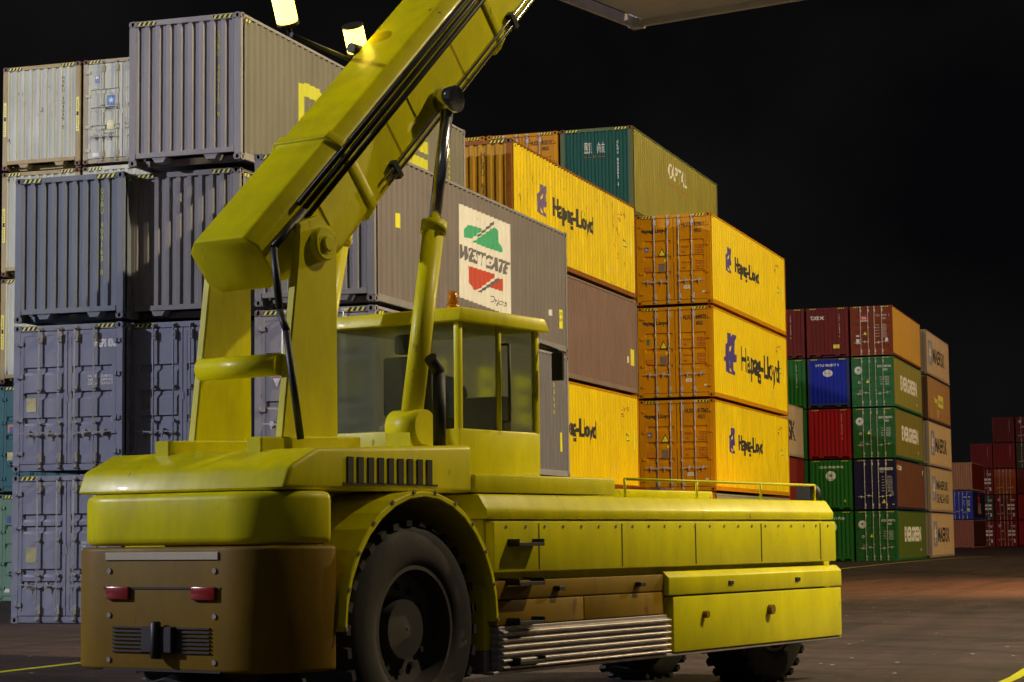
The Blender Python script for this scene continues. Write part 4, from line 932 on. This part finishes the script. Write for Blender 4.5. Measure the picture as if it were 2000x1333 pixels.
# boom head and spreader above the carried container
CZ = 8.45; SZ = CZ+2.90
tip = P0+D_*11.7
bm = bmesh.new(); prism(bm, [(tip.x-.35, tip.z-.1), (tip.x-.1, tip.z+.45), (tip.x+.4, tip.z+.35), (X(8.9), SZ+.85), (X(8.9), SZ+.4), (X(8.2), SZ+.4), (tip.x-.1, tip.z-.5)], YC-.35, YC+.35); cyl(bm, (X(8.55), YC, SZ+.25), (X(8.55), YC, SZ+.8), .35, 24)
link('boom_head', finish(bm, 'boom_head', .03, 2), [YEL], RS)
bm = bmesh.new()
for s in (-1, 1): bx(bm, X(8.55)+s*.35-.12, X(8.55)+s*.35+.12, YC-2.9, YC+2.9, SZ+.02, SZ+.28)
for s in (-1, 1): bx(bm, X(7.40), X(9.70), YC+s*2.97-.13, YC+s*2.97+.13, SZ-.005, SZ+.26)
bx(bm, X(8.1), X(9.0), YC-.6, YC+.6, SZ+.01, SZ+.33)
link('spreader', finish(bm, 'spreader', .015), [YEL], RS)
# cab (tucked under the boom)
cx0, cx1, cy0, cy1, cz0, cz1 = X(.42), X(1.72), YC-.62, YC+.85, 2.10, 3.58
bm = bmesh.new(); q = .065
for x_ in (cx0, cx1-q):
    for y_ in (cy0, cy1-q): bx(bm, x_, x_+q, y_, y_+q, cz0+.40, cz1-.12)
bx(bm, cx0, cx1, cy0, cy1, cz0, cz0+.42)
bx(bm, cx0+.62, cx0+.67, cy0-.002, cy0+.05, cz0+.42, cz1-.12)
prism(bm, [(cx0-.06, cz1-.12), (cx0-.02, cz1), (cx1+.02, cz1), (cx1+.12, cz1-.12)], cy0-.05, cy1+.05)
cabo = link('cab', finish(bm, 'cab', .018, 2), [YEL], RS)
for a in ((cx0+q, cx0+.62, cy0+.022, cy0+.032, cz0+.42, cz1-.12), (cx0+.67, cx1-q, cy0+.022, cy0+.032, cz0+.42, cz1-.12), (cx0+q, cx1-q, cy1-.035, cy1-.025, cz0+.42, cz1-.12), (cx1-.045, cx1-.035, cy0+q, cy1-q, cz0+.42, cz1-.12), (cx0+.035, cx0+.045, cy0+q, cy1-q, cz0+.42, cz1-.12)):
    bm = bmesh.new(); bx(bm, *a); link('window', finish(bm, 'window'), [GLS], cabo)
bm = bmesh.new(); yc_ = (cy0+cy1)/2; bx(bm, X(.70), X(1.12), yc_-.25, yc_+.25, 2.52, 2.66); bx(bm, X(.60), X(.72), yc_-.24, yc_+.24, 2.66, 3.20); bx(bm, X(.62), X(.72), yc_-.13, yc_+.13, 3.22, 3.40)
link('operator_seat', finish(bm, 'operator_seat', .03, 2), [DK], cabo)
bm = bmesh.new(); bx(bm, X(1.45), X(1.58), yc_-.5, yc_+.4, 2.52, 2.86); cyl(bm, (X(1.30), yc_, 2.92), (X(1.33), yc_, 2.95), .17, 20); cyl(bm, (X(1.31), yc_, 2.93), (X(1.5), yc_, 2.75), .03, 8)
link('dashboard', finish(bm, 'dashboard', .01), [DK], cabo)
bm = bmesh.new(); cyl(bm, (cx0+.70, cy0-.06, 2.6), (cx0+.70, cy0-.06, 3.3), .014, 8)
for z_ in (2.6, 3.3): cyl(bm, (cx0+.70, cy0-.06, z_), (cx0+.70, cy0+.02, z_), .014, 8)
link('grab_rail', finish(bm, 'grab_rail'), [DK], cabo)
bm = bmesh.new(); bx(bm, cx1+.04, cx1+.08, cy0-.22, cy0-.10, 3.0, 3.26); cyl(bm, (cx1, cy0, 3.35), (cx1+.06, cy0-.17, 3.28), .012, 8); link('wing_mirror', finish(bm, 'wing_mirror', .006), [DK], cabo)
bm = bmesh.new(); cyl(bm, (cx0+.2, cy0+.2, cz1), (cx0+.2, cy0+.2, cz1+.05), .06, 16); cyl(bm, (cx0+.2, cy0+.2, cz1+.05), (cx0+.2, cy0+.2, cz1+.17), .05, 16, r1=.042); link('beacon', finish(bm, 'beacon'), [mat('amber beacon', (.6, .2, .01), .2, dirt=.1)], cabo)
# deck railing, steps, bumper, exhaust
bm = bmesh.new()
for t in (2.5, 3.9, 5.3, 6.6): cyl(bm, (X(t), -1.85, 1.93), (X(t), -1.85, 2.10), .014, 8)
cyl(bm, (X(2.5), -1.85, 2.10), (X(6.6), -1.85, 2.10), .014, 8)
link('hand_rail', finish(bm, 'hand_rail'), [YEL], RS)
bm = bmesh.new(); bx(bm, X(6.60), X(6.85), YN+.1, YF-.1, .7, 1.6); link('front_bumper', finish(bm, 'front_bumper', .03, 2), [YEL], RS)
bm = bmesh.new(); bx(bm, X(3.0), X(4.9), YC-.7, YC+.7, 1.935, 2.02); link('hatch', finish(bm, 'hatch', .02, 2), [YEL], RS)
# access ladder, bolts, latches, weld seams, tread plate
for k_ in range(4):
    bm = bmesh.new(); bx(bm, X(.22), X(.62), -2.16, -2.05, .50+.33*k_, .53+.33*k_)
    for x_ in (.22, .60): bx(bm, X(x_), X(x_)+.02, -2.16, -1.95, .50+.33*k_, .56+.33*k_)
    link('ladder_step', finish(bm, 'ladder_step', .003), [DK], RS)
for t in (.7, 2.1, 3.5, 4.9, 6.3):
    bm = bmesh.new(); bx(bm, X(t), X(t)+.012, -2.049, -2.04, 1.29, 1.68); link('panel_seam', finish(bm, 'panel_seam'), [DK], RS)
for t in (.95, 2.35, 4.1, 5.6):
    bm = bmesh.new(); bx(bm, X(t), X(t)+.10, -2.095, -2.03, 1.075 if t > 3 else 1.10, 1.115 if t > 3 else 1.14); link('latch', finish(bm, 'latch', .006), [DK], RS)
BOLT = mat('zinc bolt', (.35, .34, .30), .4, .6, dirt=.4)
bm = bmesh.new()
for i in range(22): cyl(bm, (X(.2)+i*.30, -2.052, 1.655), (X(.2)+i*.30, -2.04, 1.655), .014, 6, smooth=False)
for i in range(12): a = math.pi*i/11; cyl(bm, (X(-.95)+1.02*math.cos(a), -2.05, .885+1.055*math.sin(a)), (X(-.95)+1.02*math.cos(a), -2.03, .885+1.055*math.sin(a)), .016, 6, smooth=False)
b_o = link('bolt_row', finish(bm, 'bolt_row'), [BOLT], RS); b_o['kind'] = 'stuff'
for s_ in (1.6, 2.9, 5.2, 6.2):
    bm = bmesh.new(); q0 = P0+D_*s_; q1 = P0+D_*(s_+.012)
    for sec_ in ((-.366, -.30, -.352), (-.366, .38, .366)): pass
    A = [bm.verts.new(q0+Vector((0, -.366, 0))+N_*h_) for h_ in (-.26, .36)]; B = [bm.verts.new(q1+Vector((0, -.366, 0))+N_*h_) for h_ in (-.26, .36)]
    bm.faces.new((A[0], A[1], B[1], B[0])); link('weld_seam', finish(bm, 'weld_seam'), [YED], RS)
for h_, w_, l0, l1 in ((-.18, -.395, 1.2, 6.6), (-.24, -.395, 1.2, 6.6)):
    bm = bmesh.new(); cyl(bm, P0+D_*l0+N_*h_+Vector((0, w_, 0)), P0+D_*l1+N_*h_+Vector((0, w_, 0)), .014, 8); link('hydraulic_pipe', finish(bm, 'hydraulic_pipe'), [CHR], RS)
for s_ in (1.4, 2.6, 3.9, 5.3, 6.4):
    bm = bmesh.new(); c0 = P0+D_*s_-N_*.21
    M4 = [c0+D_*a+N_*b_+Vector((0, y_, 0)) for a in (-.03, .03) for b_ in (-.08, .08) for y_ in (-.42, -.36)]
    v = [bm.verts.new(p) for p in M4]
    for f in ((0, 1, 3, 2), (4, 6, 7, 5), (0, 4, 5, 1), (2, 3, 7, 6), (0, 2, 6, 4), (1, 5, 7, 3)): bm.faces.new([v[i_] for i_ in f])
    link('pipe_clamp', finish(bm, 'pipe_clamp'), [DK], RS)
bm = bmesh.new(); cyl(bm, (X(-.30), YC-.92, 2.3), (X(-.30), YC-.92, 2.95), .055, 16); cyl(bm, (X(-.30), YC-.92, 2.95), (X(-.42), YC-.92, 3.06), .055, 16); link('exhaust_pipe', finish(bm, 'exhaust_pipe'), [DK], RS)
# work lamps on the boom (lit)
LMP = mat('lit lamp lens', (.9, .8, .5), .3, emit=((1.0, .70, .07), 8), dirt=0)
bm0 = bmesh.new(); cyl(bm0, (0, 0, -.115), (0, 0, .115), .094, 24); me_l = finish(bm0, 'work_lamp', .014, 2)
bm0 = bmesh.new(); cyl(bm0, (0, 0, .115), (0, 0, .135), .10, 24); cyl(bm0, (0, 0, -.145), (0, 0, -.115), .10, 24); cyl(bm0, (0, .0, -.14), (0, 0, -.24), .025, 10); me_c = finish(bm0, 'cap', .006)
for (t, z_) in ((.213, 6.07), (-.777, 6.14)):
    o = link('work_lamp', me_l, [LMP], RS, (X(t), -.45, z_), rot=(R(8), R(-30), 0)); link('lamp_cap', me_c, [DK], o)
    if t > 0:
        bp_ = P0+D_*((t-PT)/math.cos(A_)+.35)+N_*.44
        bm = bmesh.new(); cyl(bm, (X(t)+.04, -.45, z_-.21), (bp_.x, -.50, bp_.z), .03, 10); cyl(bm, (bp_.x-.09, -.50, bp_.z+.02), (bp_.x+.09, -.50, bp_.z+.02), .05, 8); link('lamp_bracket', finish(bm, 'lamp_bracket'), [DK], RS)
bm = bmesh.new(); cyl(bm, (X(-.70), -.46, 5.93), (X(.27), -.46, 5.85), .022, 8); link('tie_bar', finish(bm, 'tie_bar'), [DK], RS)
for k_ in range(7):
    bm = bmesh.new(); bx(bm, X(-2.675), X(-2.64), YN+.70, YF-.70, .98+.03*k_-.26+.0, .995+.03*k_-.26)
    link('grille_slat', finish(bm, 'grille_slat', .002), [DK], RS)
bm = bmesh.new()
for y_ in (YN+.66, YF-.66):
    for z_ in (.66, 1.0, 1.34): cyl(bm, (X(-2.67), y_, z_), (X(-2.65), y_, z_), .022, 6, smooth=False)
bo2 = link('bolt_row', finish(bm, 'bolt_row'), [BOLT], RS); bo2['kind'] = 'stuff'
for y_ in (-1.75, .15):
    bm = bmesh.new(); cyl(bm, (X(6.65), y_, 2.02), (X(6.77), y_, 2.02), .10, 20); bx(bm, X(6.53), X(6.65), y_-.09, y_+.09, 1.93, 2.11); link('headlight', finish(bm, 'headlight', .01), [DK], RS)

# carried container (held crosswise by the spreader)
lf = Vector((-hd.y, hd.x, 0))
k_ = container(0, 0, 1, (.66, .63, .72), 'end', 'pale lilac grey container held high by the yellow reach stacker', Ln=6.058, rust=.05, group=None, tape='no', z=CZ)
o_ = base+hd*(X(7.40))+lf*(YC-3.03)
k_.location = (o_.x, o_.y, CZ); k_.rotation_euler = (0, 0, math.atan2(lf.y, lf.x)-math.pi/2)

# ------------------------------------------------------------------ the floodlight masts themselves
mp_ = mat('galvanised mast', (.4, .4, .4), .45, .6); ml_ = mat('lit floodlight glass', (.8, .8, .8), .3, emit=((1, .95, .85), 30), dirt=0)
for i, (p_, a_, e_, c_) in enumerate(MASTS):
    lb = ('tall floodlight mast left of the near containers', 'tall floodlight mast right of the reach stacker', 'tall floodlight mast right of the yellow stack', 'unseen tall floodlight mast added to brighten the far block', 'unseen short orange lamp mast added to redden the open asphalt')[i]
    r_ = empty('floodlight_mast', (p_[0], p_[1], 0), lb, 'floodlight mast', None)
    bm = bmesh.new(); cyl(bm, (0, 0, 0), (0, 0, p_[2]+.8), .45, 16, r1=.18); cyl(bm, (0, 0, 0), (0, 0, .15), .8, 16); link('pole', finish(bm, 'pole'), [mp_], r_)
    bm = bmesh.new(); cyl(bm, (0, 0, p_[2]+.8), (0, 0, p_[2]+1.0), 1.3, 20); link('lamp_ring', finish(bm, 'lamp_ring'), [mp_], r_)
    for q in range(6):
        a = q*math.pi/3; bm = bmesh.new(); bx(bm, -.25, .25, -.12, .12, -.2, .2); h_ = link('lamp_housing', finish(bm, 'lamp_housing', .02), [mp_], r_, (1.25*math.cos(a), 1.25*math.sin(a), p_[2]+.75), rot=(R(50), 0, a+math.pi/2))
        bm = bmesh.new(); bx(bm, -.22, .22, -.135, -.121, -.17, .17); link('lens', finish(bm, 'lens'), [ml_], h_)
